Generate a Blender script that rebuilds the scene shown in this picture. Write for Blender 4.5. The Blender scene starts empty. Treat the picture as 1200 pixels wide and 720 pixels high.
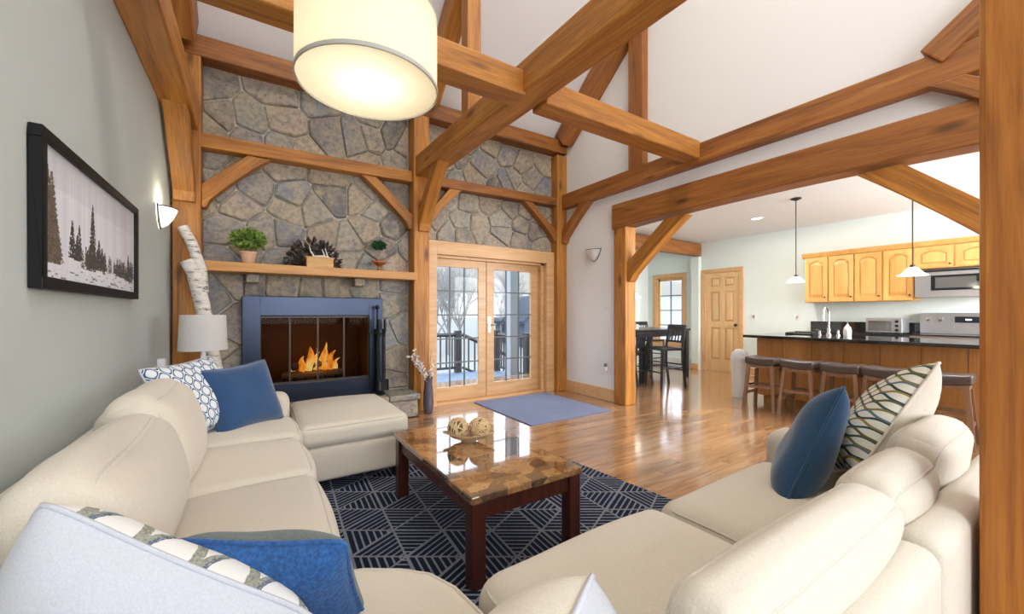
import bpy, bmesh, math, random
from mathutils import Vector, Matrix, Euler

sc = bpy.context.scene
COL = sc.collection
PI = math.pi
R = math.radians

# ------------------------------------------------------------------ camera, sky, lights, exposure
cam_d = bpy.data.cameras.new('camera')
cam_d.sensor_width = 36.0
cam_d.lens = 13.965
cam_d.shift_y = 0.00583
cam_d.clip_start = 0.02
cam_o = bpy.data.objects.new('camera', cam_d)
COL.objects.link(cam_o)
cam_o.location = (0, 0, 1.2)
cam_o.rotation_euler = (PI / 2, 0, -R(32.89))
sc.camera = cam_o

world = bpy.data.worlds.new('sky')
sc.world = world
world.use_nodes = True
wn = world.node_tree
wn.nodes.clear()
w_out = wn.nodes.new('ShaderNodeOutputWorld')
w_bg = wn.nodes.new('ShaderNodeBackground')
w_tc = wn.nodes.new('ShaderNodeTexCoord')
w_sep = wn.nodes.new('ShaderNodeSeparateXYZ')
w_ramp = wn.nodes.new('ShaderNodeValToRGB')
wn.links.new(w_tc.outputs['Generated'], w_sep.inputs[0])
wn.links.new(w_sep.outputs['Z'], w_ramp.inputs[0])
wn.links.new(w_ramp.outputs[0], w_bg.inputs[0])
wn.links.new(w_bg.outputs[0], w_out.inputs[0])
w_ramp.color_ramp.elements[0].position = 0.0
w_ramp.color_ramp.elements[0].color = (0.95, 0.96, 1.0, 1)
w_ramp.color_ramp.elements[1].position = 0.7
w_ramp.color_ramp.elements[1].color = (0.62, 0.78, 1.0, 1)
w_bg.inputs[1].default_value = 4.3

sc.view_settings.view_transform = 'Standard'
sc.view_settings.look = 'None'
sc.view_settings.gamma = 1.0
sc.view_settings.exposure = 0.0
sc.view_settings.use_curve_mapping = False


def area_light(name, loc, target, sx, sy, power, color):
    d = bpy.data.lights.new(name, 'AREA')
    d.shape = 'RECTANGLE'
    d.size, d.size_y = sx, sy
    d.energy = power
    d.color = color
    o = bpy.data.objects.new(name, d)
    COL.objects.link(o)
    o.location = loc
    o.rotation_euler = (Vector(target) - Vector(loc)).to_track_quat('-Z', 'Y').to_euler()
    return o


# area lights added as daylight fill from assumed rear windows, living room and kitchen
area_light('rear_daylight_fill', (1.7, -3.35, 2.6), (1.7, 2.0, 2.0), 3.6, 3.0, 165, (0.90, 0.945, 1.0))
area_light('kitchen_daylight_fill', (6.4, -1.75, 1.7), (6.4, 3.0, 1.5), 2.2, 1.3, 280, (0.97, 0.98, 1.0))
# area light without a fixture, added under the ridge to brighten the living room
area_light('ridge_fill', (1.7, 0.9, 6.35), (1.7, 1.6, 0.0), 3.4, 0.8, 110, (1.0, 0.95, 0.88))

def point_light(name, loc, power, color, radius):
    d = bpy.data.lights.new(name, 'POINT')
    d.energy = power
    d.color = color
    d.shadow_soft_size = radius
    o = bpy.data.objects.new(name, d)
    COL.objects.link(o)
    o.location = loc
    return o


# ------------------------------------------------------------------ node helpers
class S:
    """a float socket with arithmetic"""
    def __init__(self, nt, s):
        self.nt, self.s = nt, s

    def op(self, name, *args):
        n = self.nt.nodes.new('ShaderNodeMath')
        n.operation = name
        self.nt.links.new(self.s, n.inputs[0])
        for i, a in enumerate(args):
            if isinstance(a, S):
                self.nt.links.new(a.s, n.inputs[i + 1])
            else:
                n.inputs[i + 1].default_value = a
        return S(self.nt, n.outputs[0])

    def __add__(self, o): return self.op('ADD', o)
    def __sub__(self, o): return self.op('SUBTRACT', o)
    def __mul__(self, o): return self.op('MULTIPLY', o)
    def __truediv__(self, o): return self.op('DIVIDE', o)
    def fl(self): return self.op('FLOOR')
    def fr(self): return self.op('FRACT')
    def ab(self): return self.op('ABSOLUTE')
    def sin(self): return self.op('SINE')
    def lt(self, o): return self.op('LESS_THAN', o)
    def gt(self, o): return self.op('GREATER_THAN', o)
    def mn(self, o): return self.op('MINIMUM', o)
    def mx(self, o): return self.op('MAXIMUM', o)
    def mod(self, o): return self.op('FLOORED_MODULO', o)


def mat_new(name, base=(.8, .8, .8), rough=.6, metal=0.0, spec=.5, **kw):
    m = bpy.data.materials.new(name)
    m.use_nodes = True
    b = m.node_tree.nodes['Principled BSDF']
    b.inputs['Base Color'].default_value = (*base, 1)
    b.inputs['Roughness'].default_value = rough
    b.inputs['Metallic'].default_value = metal
    b.inputs['Specular IOR Level'].default_value = spec
    for k, v in kw.items():
        b.inputs[k.replace('_', ' ')].default_value = v
    m.diffuse_color = (*base, 1)
    return m, m.node_tree, b


def nd(nt, t, **kw):
    n = nt.nodes.new(t)
    for k, v in kw.items():
        setattr(n, k, v)
    return n


def ramp(nt, fac, stops, interp='LINEAR'):
    r = nt.nodes.new('ShaderNodeValToRGB')
    r.color_ramp.interpolation = interp
    el = r.color_ramp.elements
    while len(el) > len(stops):
        el.remove(el[-1])
    while len(el) < len(stops):
        el.new(0.5)
    for e, (p, c) in zip(el, stops):
        e.position = p
        e.color = (*c, 1)
    nt.links.new(fac, r.inputs[0])
    return r.outputs[0]


def mixc(nt, fac, a, b, blend='MIX'):
    n = nt.nodes.new('ShaderNodeMix')
    n.data_type = 'RGBA'
    n.blend_type = blend
    for i, v in ((0, fac), (6, a), (7, b)):
        if isinstance(v, S): v = v.s
        if hasattr(v, 'links'):
            nt.links.new(v, n.inputs[i])
        elif i == 0:
            n.inputs[0].default_value = v
        else:
            n.inputs[i].default_value = (*v, 1)
    return n.outputs[2]


def bump(nt, b, height, strength=.3, dist=.01):
    n = nt.nodes.new('ShaderNodeBump')
    n.inputs['Strength'].default_value = strength
    n.inputs['Distance'].default_value = dist
    nt.links.new(height, n.inputs['Height'])
    nt.links.new(n.outputs[0], b.inputs['Normal'])


def coords(nt, scale=(1, 1, 1), kind='Object', rnd=True):
    tc = nt.nodes.new('ShaderNodeTexCoord')
    mp = nt.nodes.new('ShaderNodeMapping')
    mp.inputs['Scale'].default_value = scale
    nt.links.new(tc.outputs[kind], mp.inputs[0])
    if rnd:
        oi = nt.nodes.new('ShaderNodeObjectInfo')
        mu = nt.nodes.new('ShaderNodeVectorMath')
        mu.operation = 'SCALE'
        mu.inputs[0].default_value = (31.7, 17.3, 23.1)
        nt.links.new(oi.outputs['Random'], mu.inputs['Scale'])
        nt.links.new(mu.outputs[0], mp.inputs['Location'])
    return mp.outputs[0]


def noise(nt, vec, scale=5, detail=4, rough=.55, dist=0.0):
    n = nt.nodes.new('ShaderNodeTexNoise')
    n.inputs['Scale'].default_value = scale
    n.inputs['Detail'].default_value = detail
    n.inputs['Roughness'].default_value = rough
    n.inputs['Distortion'].default_value = dist
    nt.links.new(vec, n.inputs['Vector'])
    return n.outputs['Fac']


def obj_random(nt):
    return nt.nodes.new('ShaderNodeObjectInfo').outputs['Random']


def wood_mat(name, dark, mid, light, rough=.5, along='x', fine=22, var=.12, coat=0.0, knots=True, ring=9):
    m, nt, b = mat_new(name, mid, rough)
    st = {'x': (.55, 1, 1), 'y': (1, .55, 1), 'z': (1, 1, .55)}[along]
    lo = tuple(.10 if s < 1 else 1.0 for s in st)
    v1 = coords(nt, lo)
    n1 = noise(nt, v1, ring, 5, .6, 1.2)
    v2 = coords(nt, tuple(.035 if s < 1 else 1 for s in st))
    n2 = noise(nt, v2, fine * 4, 3, .6)
    col = ramp(nt, n1, [(.28, dark), (.5, mid), (.72, light)])
    f = S(nt, n2) * .9
    col = mixc(nt, .35, col, ramp(nt, n2, [(.3, dark), (.7, light)]), 'MULTIPLY') if False else mixc(nt, .28, col, ramp(nt, n2, [(.35, dark), (.65, light)]))
    if knots:
        vo = nd(nt, 'ShaderNodeTexVoronoi')
        vo.inputs['Scale'].default_value = 2.6
        nt.links.new(coords(nt, tuple(.5 if s < 1 else 1.6 for s in st)), vo.inputs['Vector'])
        k = ramp(nt, vo.outputs['Distance'], [(.05, (1, 1, 1)), (.16, (0, 0, 0))])
        col = mixc(nt, (S(nt, k) * .75), col, tuple(c * .25 for c in dark))
    hv = nd(nt, 'ShaderNodeHueSaturation')
    mr = nd(nt, 'ShaderNodeMapRange')
    mr.inputs['To Min'].default_value = 1 - var
    mr.inputs['To Max'].default_value = 1 + var
    nt.links.new(obj_random(nt), mr.inputs['Value'])
    nt.links.new(mr.outputs[0], hv.inputs['Value'])
    nt.links.new(col, hv.inputs['Color'])
    nt.links.new(hv.outputs[0], b.inputs['Base Color'])
    b.inputs['Coat Weight'].default_value = coat
    bump(nt, b, n2, .15, .004)
    return m


def cloth_mat(name, col, col2=None, rough=.9, scale=220, strength=.25, sheen=.2, wr=.35):
    m, nt, b = mat_new(name, col, rough, spec=.2)
    v = coords(nt, (1, 1, 1))
    n = noise(nt, v, scale, 2, .6)
    big = noise(nt, v, 4, 3, .5)
    c2 = col2 or tuple(c * .86 for c in col)
    c = ramp(nt, n, [(.3, c2), (.7, col)])
    nt.links.new(c, b.inputs['Base Color'])
    b.inputs['Sheen Weight'].default_value = sheen
    h = S(nt, n) * .25 + S(nt, big) * wr * 3
    bump(nt, b, h.s, strength, .02)
    return m


def uv_sockets(nt):
    tc = nt.nodes.new('ShaderNodeTexCoord')
    sp = nt.nodes.new('ShaderNodeSeparateXYZ')
    nt.links.new(tc.outputs['UV'], sp.inputs[0])
    return S(nt, sp.outputs['X']), S(nt, sp.outputs['Y'])


def palette(nt, idx, cols):
    """constant colours by integer index socket"""
    n = len(cols)
    f = (idx.mod(float(n)) + .5) / float(n)
    return ramp(nt, f.s, [(i / n, c) for i, c in enumerate(cols)], 'CONSTANT')


# ------------------------------------------------------------------ materials
M = {}
M['timber'] = wood_mat('timber', (.17, .052, .007), (.42, .155, .020), (.62, .285, .048), .5, var=.1)
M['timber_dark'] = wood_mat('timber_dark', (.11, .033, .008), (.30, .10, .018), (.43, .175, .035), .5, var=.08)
M['post_oak'] = wood_mat('post_oak', (.20, .055, .008), (.47, .155, .019), (.62, .25, .042), .42, var=.02, ring=13)
M['casing'] = wood_mat('casing_pine', (.52, .28, .115), (.66, .39, .18), (.75, .48, .25), .4, var=.03, knots=False)
M['cabinet'] = wood_mat('cabinet_maple', (.50, .24, .06), (.64, .34, .10), (.74, .43, .15), .35, along='z', var=.05, knots=False, ring=5)
M['pine_door'] = wood_mat('door_pine', (.60, .36, .16), (.72, .47, .23), (.80, .56, .30), .4, along='z', var=.03, knots=False)
M['island_wood'] = wood_mat('island_panel', (.33, .135, .036), (.50, .225, .065), (.60, .30, .10), .35, along='z', var=.12, knots=True, ring=6)
M['cherry'] = wood_mat('dark_cherry', (.035, .008, .005), (.075, .018, .010), (.11, .03, .016), .3, var=.05, knots=False, along='z')
M['black_wood'] = mat_new('black_wood', (.012, .012, .016), .35)[0]
M['stool_wood'] = wood_mat('stool_wood', (.15, .08, .045), (.26, .145, .085), (.34, .205, .125), .5, along='z', var=.1, knots=False)
M['mantel'] = wood_mat('mantel_oak', (.42, .17, .032), (.56, .26, .06), (.64, .33, .09), .4, var=.02, knots=False)

def paint(name, col, rough=.75):
    m, nt, b = mat_new(name, col, rough, spec=.25)
    n = noise(nt, coords(nt, (1, 1, 1), rnd=False), 160, 2, .5)
    bump(nt, b, n, .05, .003)
    return m
M['grey_paint'] = paint('grey_paint', (.54, .59, .57))
M['white_paint'] = paint('white_paint', (.80, .79, .775))
M['ceil_paint'] = paint('ceiling_paint', (.79, .78, .77))
M['mint_paint'] = paint('kitchen_paint', (.73, .80, .77))
M['white_plastic'] = mat_new('white_plastic', (.82, .82, .82), .35)[0]
M['bin_plastic'] = mat_new('bin_plastic', (.78, .79, .80), .3)[0]
M['mortar'] = paint('mortar', (.46, .43, .37), .95)

def stone_mat():
    m, nt, b = mat_new('fieldstone', (.3, .28, .25), .85, spec=.3)
    r = obj_random(nt)
    base = ramp(nt, r, [(0, (.15, .145, .145)), (.17, (.42, .335, .24)), (.34, (.29, .305, .275)), (.5, (.50, .385, .29)),
                        (.66, (.235, .25, .28)), (.82, (.44, .41, .335)), (.92, (.14, .13, .13)), (1, (.36, .31, .275))])
    v = coords(nt)
    n1 = noise(nt, v, 5, 6, .65, .4)
    n2 = noise(nt, v, 24, 6, .7)
    c = mixc(nt, ramp(nt, n1, [(.42, (0, 0, 0)), (.60, (.75, .75, .75))]), base, (.44, .37, .26))
    n3 = noise(nt, v, 9, 4, .6, .8)
    c = mixc(nt, ramp(nt, n3, [(.52, (0, 0, 0)), (.66, (.6, .6, .6))]), c, (.19, .20, .215))
    c = mixc(nt, ramp(nt, n2, [(.45, (0, 0, 0)), (.75, (.75, .75, .75))]), c, (.075, .072, .07))
    nt.links.new(c, b.inputs['Base Color'])
    h = S(nt, n1) * .7 + S(nt, n2) * .5
    bump(nt, b, h.s, .7, .03)
    return m
M['stone'] = stone_mat()

def floor_mat():
    m, nt, b = mat_new('oak_floor', (.3, .15, .06), .16)
    v = coords(nt, (.12, 1, 1))
    n1 = noise(nt, v, 14, 5, .6, .8)
    c = ramp(nt, n1, [(.3, (.26, .125, .055)), (.5, (.41, .22, .105)), (.72, (.52, .31, .165))])
    hv = nd(nt, 'ShaderNodeHueSaturation')
    mr = nd(nt, 'ShaderNodeMapRange')
    mr.inputs['To Min'].default_value = .78
    mr.inputs['To Max'].default_value = 1.2
    nt.links.new(obj_random(nt), mr.inputs['Value'])
    nt.links.new(mr.outputs[0], hv.inputs['Value'])
    nt.links.new(c, hv.inputs['Color'])
    nt.links.new(hv.outputs[0], b.inputs['Base Color'])
    b.inputs['Coat Weight'].default_value = .8
    b.inputs['Coat Roughness'].default_value = .12
    bump(nt, b, noise(nt, coords(nt, (.4, 1, 1), rnd=False), 5, 2, .5), .06, .02)
    return m
M['floor'] = floor_mat()

M['cream'] = cloth_mat('cream_linen', (.70, .635, .53), (.63, .57, .465), wr=.25)
M['pillow_white'] = cloth_mat('white_linen', (.585, .60, .655), (.525, .54, .59), wr=.3)
M['piping'] = cloth_mat('cream_piping', (.66, .60, .51), wr=.1)
M['navy'] = cloth_mat('navy_velvet', (.030, .085, .20), (.022, .062, .155), sheen=.5)
M['denim'] = cloth_mat('blue_weave', (.035, .13, .36), (.018, .065, .19), scale=120, strength=.5)
M['teal'] = cloth_mat('slate_blue_velvet', (.028, .088, .185), (.016, .05, .105), sheen=.4)
M['grey_green'] = cloth_mat('grey_green_weave', (.16, .18, .17), (.10, .12, .12))
M['mat_blue'] = cloth_mat('blue_doormat', (.155, .195, .35), (.11, .14, .265), scale=90, strength=.6)
M['shade_trim'] = mat_new('shade_trim', (.42, .40, .36), .6)[0]

def pillow_chevron():
    m, nt, b = mat_new('triangle_print', (.8, .8, .8), .9, spec=.2)
    u, v = uv_sockets(nt)
    n = noise(nt, coords(nt, rnd=False), 40, 3, .6)
    u = u * 5.0 + (S(nt, n) - .5) * .09
    row = (v * 6.5).fl()
    fv = (v * 6.5).fr()
    a = (u + fv * .5).fr()
    bb = (u - fv * .5 + .5).fr()
    d = (a - .5).ab().mn((bb - .5).ab())
    inner = d.lt(.10)
    idx = (u + fv * .5).fl() * 3.0 + (u - fv * .5).fl() + row
    brush = noise(nt, coords(nt, (1, .15, 1), rnd=False), 160, 3, .7)
    col = palette(nt, idx, [(.17, .20, .19), (.06, .10, .15), (.23, .24, .18), (.10, .14, .17)])
    col = mixc(nt, ramp(nt, brush, [(.4, (0, 0, 0)), (.75, (.6, .6, .6))]), col, (.7, .7, .68))
    c = mixc(nt, inner, (.78, .77, .74), col)
    nt.links.new(c, b.inputs['Base Color'])
    return m
M['print_triangle'] = pillow_chevron()

def pillow_ogee():
    m, nt, b = mat_new('ogee_print', (.8, .8, .8), .9, spec=.2)
    u, v = uv_sockets(nt)
    f = (u * (2 * PI * 7)).op('COSINE') + (v * (2 * PI * 5)).op('COSINE')
    band = (f.ab().gt(.18)) * (f.ab().lt(.75))
    c = mixc(nt, band, (.76, .78, .80), (.06, .13, .24))
    nt.links.new(c, b.inputs['Base Color'])
    return m
M['print_ogee'] = pillow_ogee()

def pillow_waves():
    m, nt, b = mat_new('wave_net_print', (.8, .8, .8), .9, spec=.2)
    u, v = uv_sockets(nt)
    t = v * 24.0
    n0 = t.fl()
    fr = t.fr()
    s = (u * (2 * PI * 5.0)).sin() * .42
    par = n0.mod(2.0) * 2.0 - 1.0
    d0 = (fr - s * par).ab()
    d1 = (fr - 1.0 + s * par).ab()
    line = d0.mn(d1).lt(.24)
    which = d1.lt(d0)
    idx = n0 + which
    col = palette(nt, idx, [(.13, .12, .035), (.035, .085, .10), (.30, .22, .06), (.05, .06, .05), (.12, .17, .20), (.22, .19, .07), (.07, .10, .07)])
    c = mixc(nt, line, (.72, .70, .60), col)
    nt.links.new(c, b.inputs['Base Color'])
    return m
M['print_wave'] = pillow_waves()

def rug_mat():
    m, nt, b = mat_new('rug_pattern', (.02, .03, .06), .95, spec=.1)
    tc = nt.nodes.new('ShaderNodeTexCoord')
    sp = nt.nodes.new('ShaderNodeSeparateXYZ')
    nt.links.new(tc.outputs['Object'], sp.inputs[0])
    x, y = S(nt, sp.outputs['X']), S(nt, sp.outputs['Y'])
    L = .27
    ca_, sa_ = math.cos(R(39)) / L, math.sin(R(39)) / L
    px, py = x * ca_ - y * sa_, x * sa_ + y * ca_
    bco = py * (2 / math.sqrt(3))
    aco = px - py * (1 / math.sqrt(3))
    fa, fb = aco.fr(), bco.fr()
    up = (fa + fb).gt(1.0)
    ia, ib = aco.fl(), bco.fl()
    cx = nt.nodes.new('ShaderNodeCombineXYZ')
    for i, q in enumerate((ia, ib, up)):
        nt.links.new(q.s, cx.inputs[i])
    wnz = nt.nodes.new('ShaderNodeTexWhiteNoise')
    wnz.noise_dimensions = '3D'
    nt.links.new(cx.outputs[0], wnz.inputs['Vector'])
    h = (S(nt, wnz.outputs['Value']) * 3.0).fl()
    k = 7.0
    s0 = (bco * k).fr()
    s1 = (aco * k).fr()
    s2 = ((aco + bco) * k).fr()
    st = s0 * h.lt(.5) + s1 * (h.gt(.5) * h.lt(1.5)) + s2 * h.gt(1.5)
    line = st.lt(.30)
    e = .026
    edge = fa.lt(e).mx(fb.lt(e)).mx(((fa + fb) - 1.0).ab().lt(e))
    edge = edge.mx(fa.gt(1 - e)).mx(fb.gt(1 - e))
    msk = line.mx(edge)
    n = noise(nt, coords(nt, rnd=False), 60, 3, .6)
    msk = msk * (S(nt, n) * .9 + .35).mn(1.0)
    c = mixc(nt, msk, (.011, .017, .040), (.27, .285, .33))
    nt.links.new(c, b.inputs['Base Color'])
    bump(nt, b, msk.s, .3, .01)
    return m
M['rug'] = rug_mat()

def marble_mat():
    m, nt, b = mat_new('brown_marble', (.3, .15, .06), .07)
    v = coords(nt, (1, 1, 1), rnd=False)
    vo = nd(nt, 'ShaderNodeTexVoronoi', distance='CHEBYCHEV')
    vo.inputs['Scale'].default_value = 9
    vo.inputs['Randomness'].default_value = .8
    nt.links.new(v, vo.inputs['Vector'])
    sp = nd(nt, 'ShaderNodeSeparateColor')
    nt.links.new(vo.outputs['Color'], sp.inputs[0])
    n = noise(nt, v, 22, 6, .7, 1.5)
    f = (S(nt, sp.outputs[0]) * .7 + (S(nt, n) - .5) * .9 + .12)
    c = ramp(nt, f.s, [(.05, (.05, .028, .018)), (.3, (.16, .08, .038)), (.5, (.33, .155, .055)), (.72, (.48, .27, .11)), (.92, (.20, .13, .10))])
    nt.links.new(c, b.inputs['Base Color'])
    b.inputs['Coat Weight'].default_value = 1.0
    b.inputs['Coat Roughness'].default_value = .03
    return m
M['marble'] = marble_mat()

M['black_metal'] = mat_new('black_metal', (.018, .019, .022), .4, .6)[0]
M['blue_steel'] = mat_new('blued_steel', (.042, .053, .083), .3, .85)[0]
M['chrome'] = mat_new('chrome', (.75, .75, .76), .15, 1.0)[0]
M['steel'] = mat_new('brushed_steel', (.50, .50, .52), .32, .85)[0]
M['pewter'] = mat_new('pewter', (.22, .22, .23), .4, .8)[0]
M['muntin'] = mat_new('muntin', (.12, .125, .13), .5)[0]
M['bronze'] = mat_new('bronze', (.06, .05, .042), .4, .7)[0]
M['black_glass'] = mat_new('black_glass', (.012, .012, .014), .06)[0]
M['oven_glass'] = mat_new('tinted_oven_glass', (.10, .095, .09), .08)[0]
M['granite'] = mat_new('black_granite', (.018, .02, .022), .06, **{'Coat_Weight': .6})[0]
M['leather'] = mat_new('brown_leather', (.085, .066, .062), .35)[0]
M['firebrick'] = mat_new('firebrick', (.12, .055, .025), .95, spec=.1)[0]
M['char_log'] = wood_mat('charred_bark', (.03, .02, .015), (.10, .06, .035), (.2, .13, .08), .9, var=.2, knots=False)
M['terracotta'] = mat_new('pale_terracotta', (.70, .45, .30), .7)[0]
M['rust_pot'] = mat_new('rust_glaze', (.36, .11, .03), .35)[0]
M['soil'] = mat_new('soil', (.04, .028, .02), .95)[0]
def leaf_mat(name, a, c):
    m, nt, b = mat_new(name, a, .6)
    n = noise(nt, coords(nt, rnd=False), 30, 2, .5)
    nt.links.new(ramp(nt, n, [(.35, a), (.65, c)]), b.inputs['Base Color'])
    return m
M['leaf'] = leaf_mat('green_leaf', (.075, .17, .02), (.27, .38, .07))
M['leaf_dark'] = leaf_mat('dark_leaf', (.008, .045, .012), (.02, .10, .03))
M['pine_scale'] = leaf_mat('cone_scale', (.012, .009, .008), (.075, .055, .045))
M['antler'] = mat_new('antler', (.70, .66, .58), .5)[0]
M['gilt_box'] = wood_mat('gold_box', (.40, .17, .02), (.55, .28, .04), (.70, .42, .08), .35, var=.02, knots=False, ring=26)
M['bark_white'] = None
def birch():
    m, nt, b = mat_new('birch_bark', (.75, .72, .66), .8)
    n = noise(nt, coords(nt, (9, 9, 30)), 1.2, 4, .7)
    n2 = noise(nt, coords(nt, (8, 8, 8)), 1.0, 3, .6)
    c = ramp(nt, n, [(.36, (.06, .05, .045)), (.43, (.62, .58, .52)), (.6, (.78, .75, .69))])
    c = mixc(nt, ramp(nt, n2, [(.55, (0, 0, 0)), (.75, (.5, .5, .5))]), c, (.55, .44, .34))
    nt.links.new(c, b.inputs['Base Color'])
    bump(nt, b, n, .4, .01)
    return m
M['birch'] = birch()
M['cut_wood'] = mat_new('cut_birch_end', (.66, .52, .36), .8)[0]
M['wicker'] = wood_mat('wicker', (.45, .27, .11), (.66, .46, .24), (.80, .62, .38), .7, var=.05, knots=False)
M['bowl'] = mat_new('pale_wood_bowl', (.55, .40, .24), .4)[0]
M['vase'] = mat_new('smoky_glaze', (.10, .085, .11), .2)[0]
M['petal'] = mat_new('white_petal', (.80, .74, .72), .7)[0]
M['stem'] = mat_new('dry_stem', (.22, .15, .08), .8)[0]
M['frame_black'] = mat_new('black_frame', (.006, .006, .007), .5, spec=.25)[0]
M['heater'] = mat_new('heater_enamel', (.72, .72, .70), .4)[0]

def glass_mat():
    m = bpy.data.materials.new('window_glass')
    m.use_nodes = True
    nt = m.node_tree
    nt.nodes.clear()
    o = nd(nt, 'ShaderNodeOutputMaterial')
    tr = nd(nt, 'ShaderNodeBsdfTransparent')
    gl = nd(nt, 'ShaderNodeBsdfGlossy')
    gl.inputs['Roughness'].default_value = .02
    fr = nd(nt, 'ShaderNodeFresnel')
    fr.inputs[0].default_value = 1.16
    mx = nd(nt, 'ShaderNodeMixShader')
    nt.links.new(fr.outputs[0], mx.inputs[0])
    nt.links.new(tr.outputs[0], mx.inputs[1])
    nt.links.new(gl.outputs[0], mx.inputs[2])
    nt.links.new(mx.outputs[0], o.inputs[0])
    tr.inputs[0].default_value = (.97, .98, .98, 1)
    return m
M['glass'] = glass_mat()
def smoked():
    m = glass_mat()
    m.name = 'smoked_glass'
    for n in m.node_tree.nodes:
        if n.type == 'BSDF_TRANSPARENT':
            n.inputs[0].default_value = (.72, .68, .64, 1)
    return m
M['smoked'] = smoked()

def shade_mat(name, col, trans):
    m = bpy.data.materials.new(name)
    m.use_nodes = True
    nt = m.node_tree
    nt.nodes.clear()
    o = nd(nt, 'ShaderNodeOutputMaterial')
    tl = nd(nt, 'ShaderNodeBsdfTranslucent')
    df = nd(nt, 'ShaderNodeBsdfDiffuse')
    mx = nd(nt, 'ShaderNodeMixShader')
    mx.inputs[0].default_value = trans
    tl.inputs[0].default_value = (*col, 1)
    df.inputs[0].default_value = (*col, 1)
    nt.links.new(df.outputs[0], mx.inputs[1])
    nt.links.new(tl.outputs[0], mx.inputs[2])
    nt.links.new(mx.outputs[0], o.inputs[0])
    return m
M['drum_fabric'] = shade_mat('drum_fabric', (.86, .80, .66), .55)
M['diffuser'] = shade_mat('drum_diffuser', (.92, .87, .72), .6)
M['lamp_fabric'] = shade_mat('white_lamp_fabric', (.80, .78, .76), .3)
M['frost'] = shade_mat('frosted_glass', (.88, .87, .83), .4)

def emit(name, col, st):
    m, nt, b = mat_new(name, col, .5)
    b.inputs['Emission Color'].default_value = (*col, 1)
    b.inputs['Emission Strength'].default_value = st
    return m
M['lit_glass'] = emit('lit_glass_shade', (1.0, .95, .84), 1.3)
M['can_light'] = emit('can_light', (1.0, .95, .86), 4.0)
M['led'] = emit('oven_clock', (.7, .9, 1.0), .8)
def flame_mat():
    m, nt, b = mat_new('flame', (1, .4, .05), .9)
    n = noise(nt, coords(nt, (1, 1, .5), rnd=True), 11, 3, .6)
    c = ramp(nt, n, [(.3, (.55, .10, .01)), (.46, (1.0, .36, .03)), (.62, (1.0, .72, .22))])
    nt.links.new(c, b.inputs['Emission Color'])
    b.inputs['Emission Strength'].default_value = 1.35
    b.inputs['Base Color'].default_value = (0, 0, 0, 1)
    return m
M['flame'] = flame_mat()
M['ember'] = emit('ember', (1.0, .25, .03), 1.0)
# outdoors
M['snow'] = mat_new('pale_lawn', (.30, .28, .245), .9)[0]
M['hill'] = mat_new('pale_hillside', (.33, .305, .27), .95)[0]
M['deck'] = wood_mat('deck_board', (.15, .18, .24), (.19, .23, .30), (.24, .28, .35), .6, along='y', var=.05, knots=False)
M['rail'] = mat_new('dark_railing', (.05, .042, .038), .6)[0]
M['siding'] = mat_new('pale_siding', (.37, .385, .41), .7)[0]
M['bark'] = mat_new('bare_bark', (.25, .235, .215), .9)[0]
M['shed_roof'] = mat_new('slate_roof', (.03, .036, .055), .6)[0]
M['shed_wall'] = mat_new('slate_siding', (.07, .085, .12), .7)[0]


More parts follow.
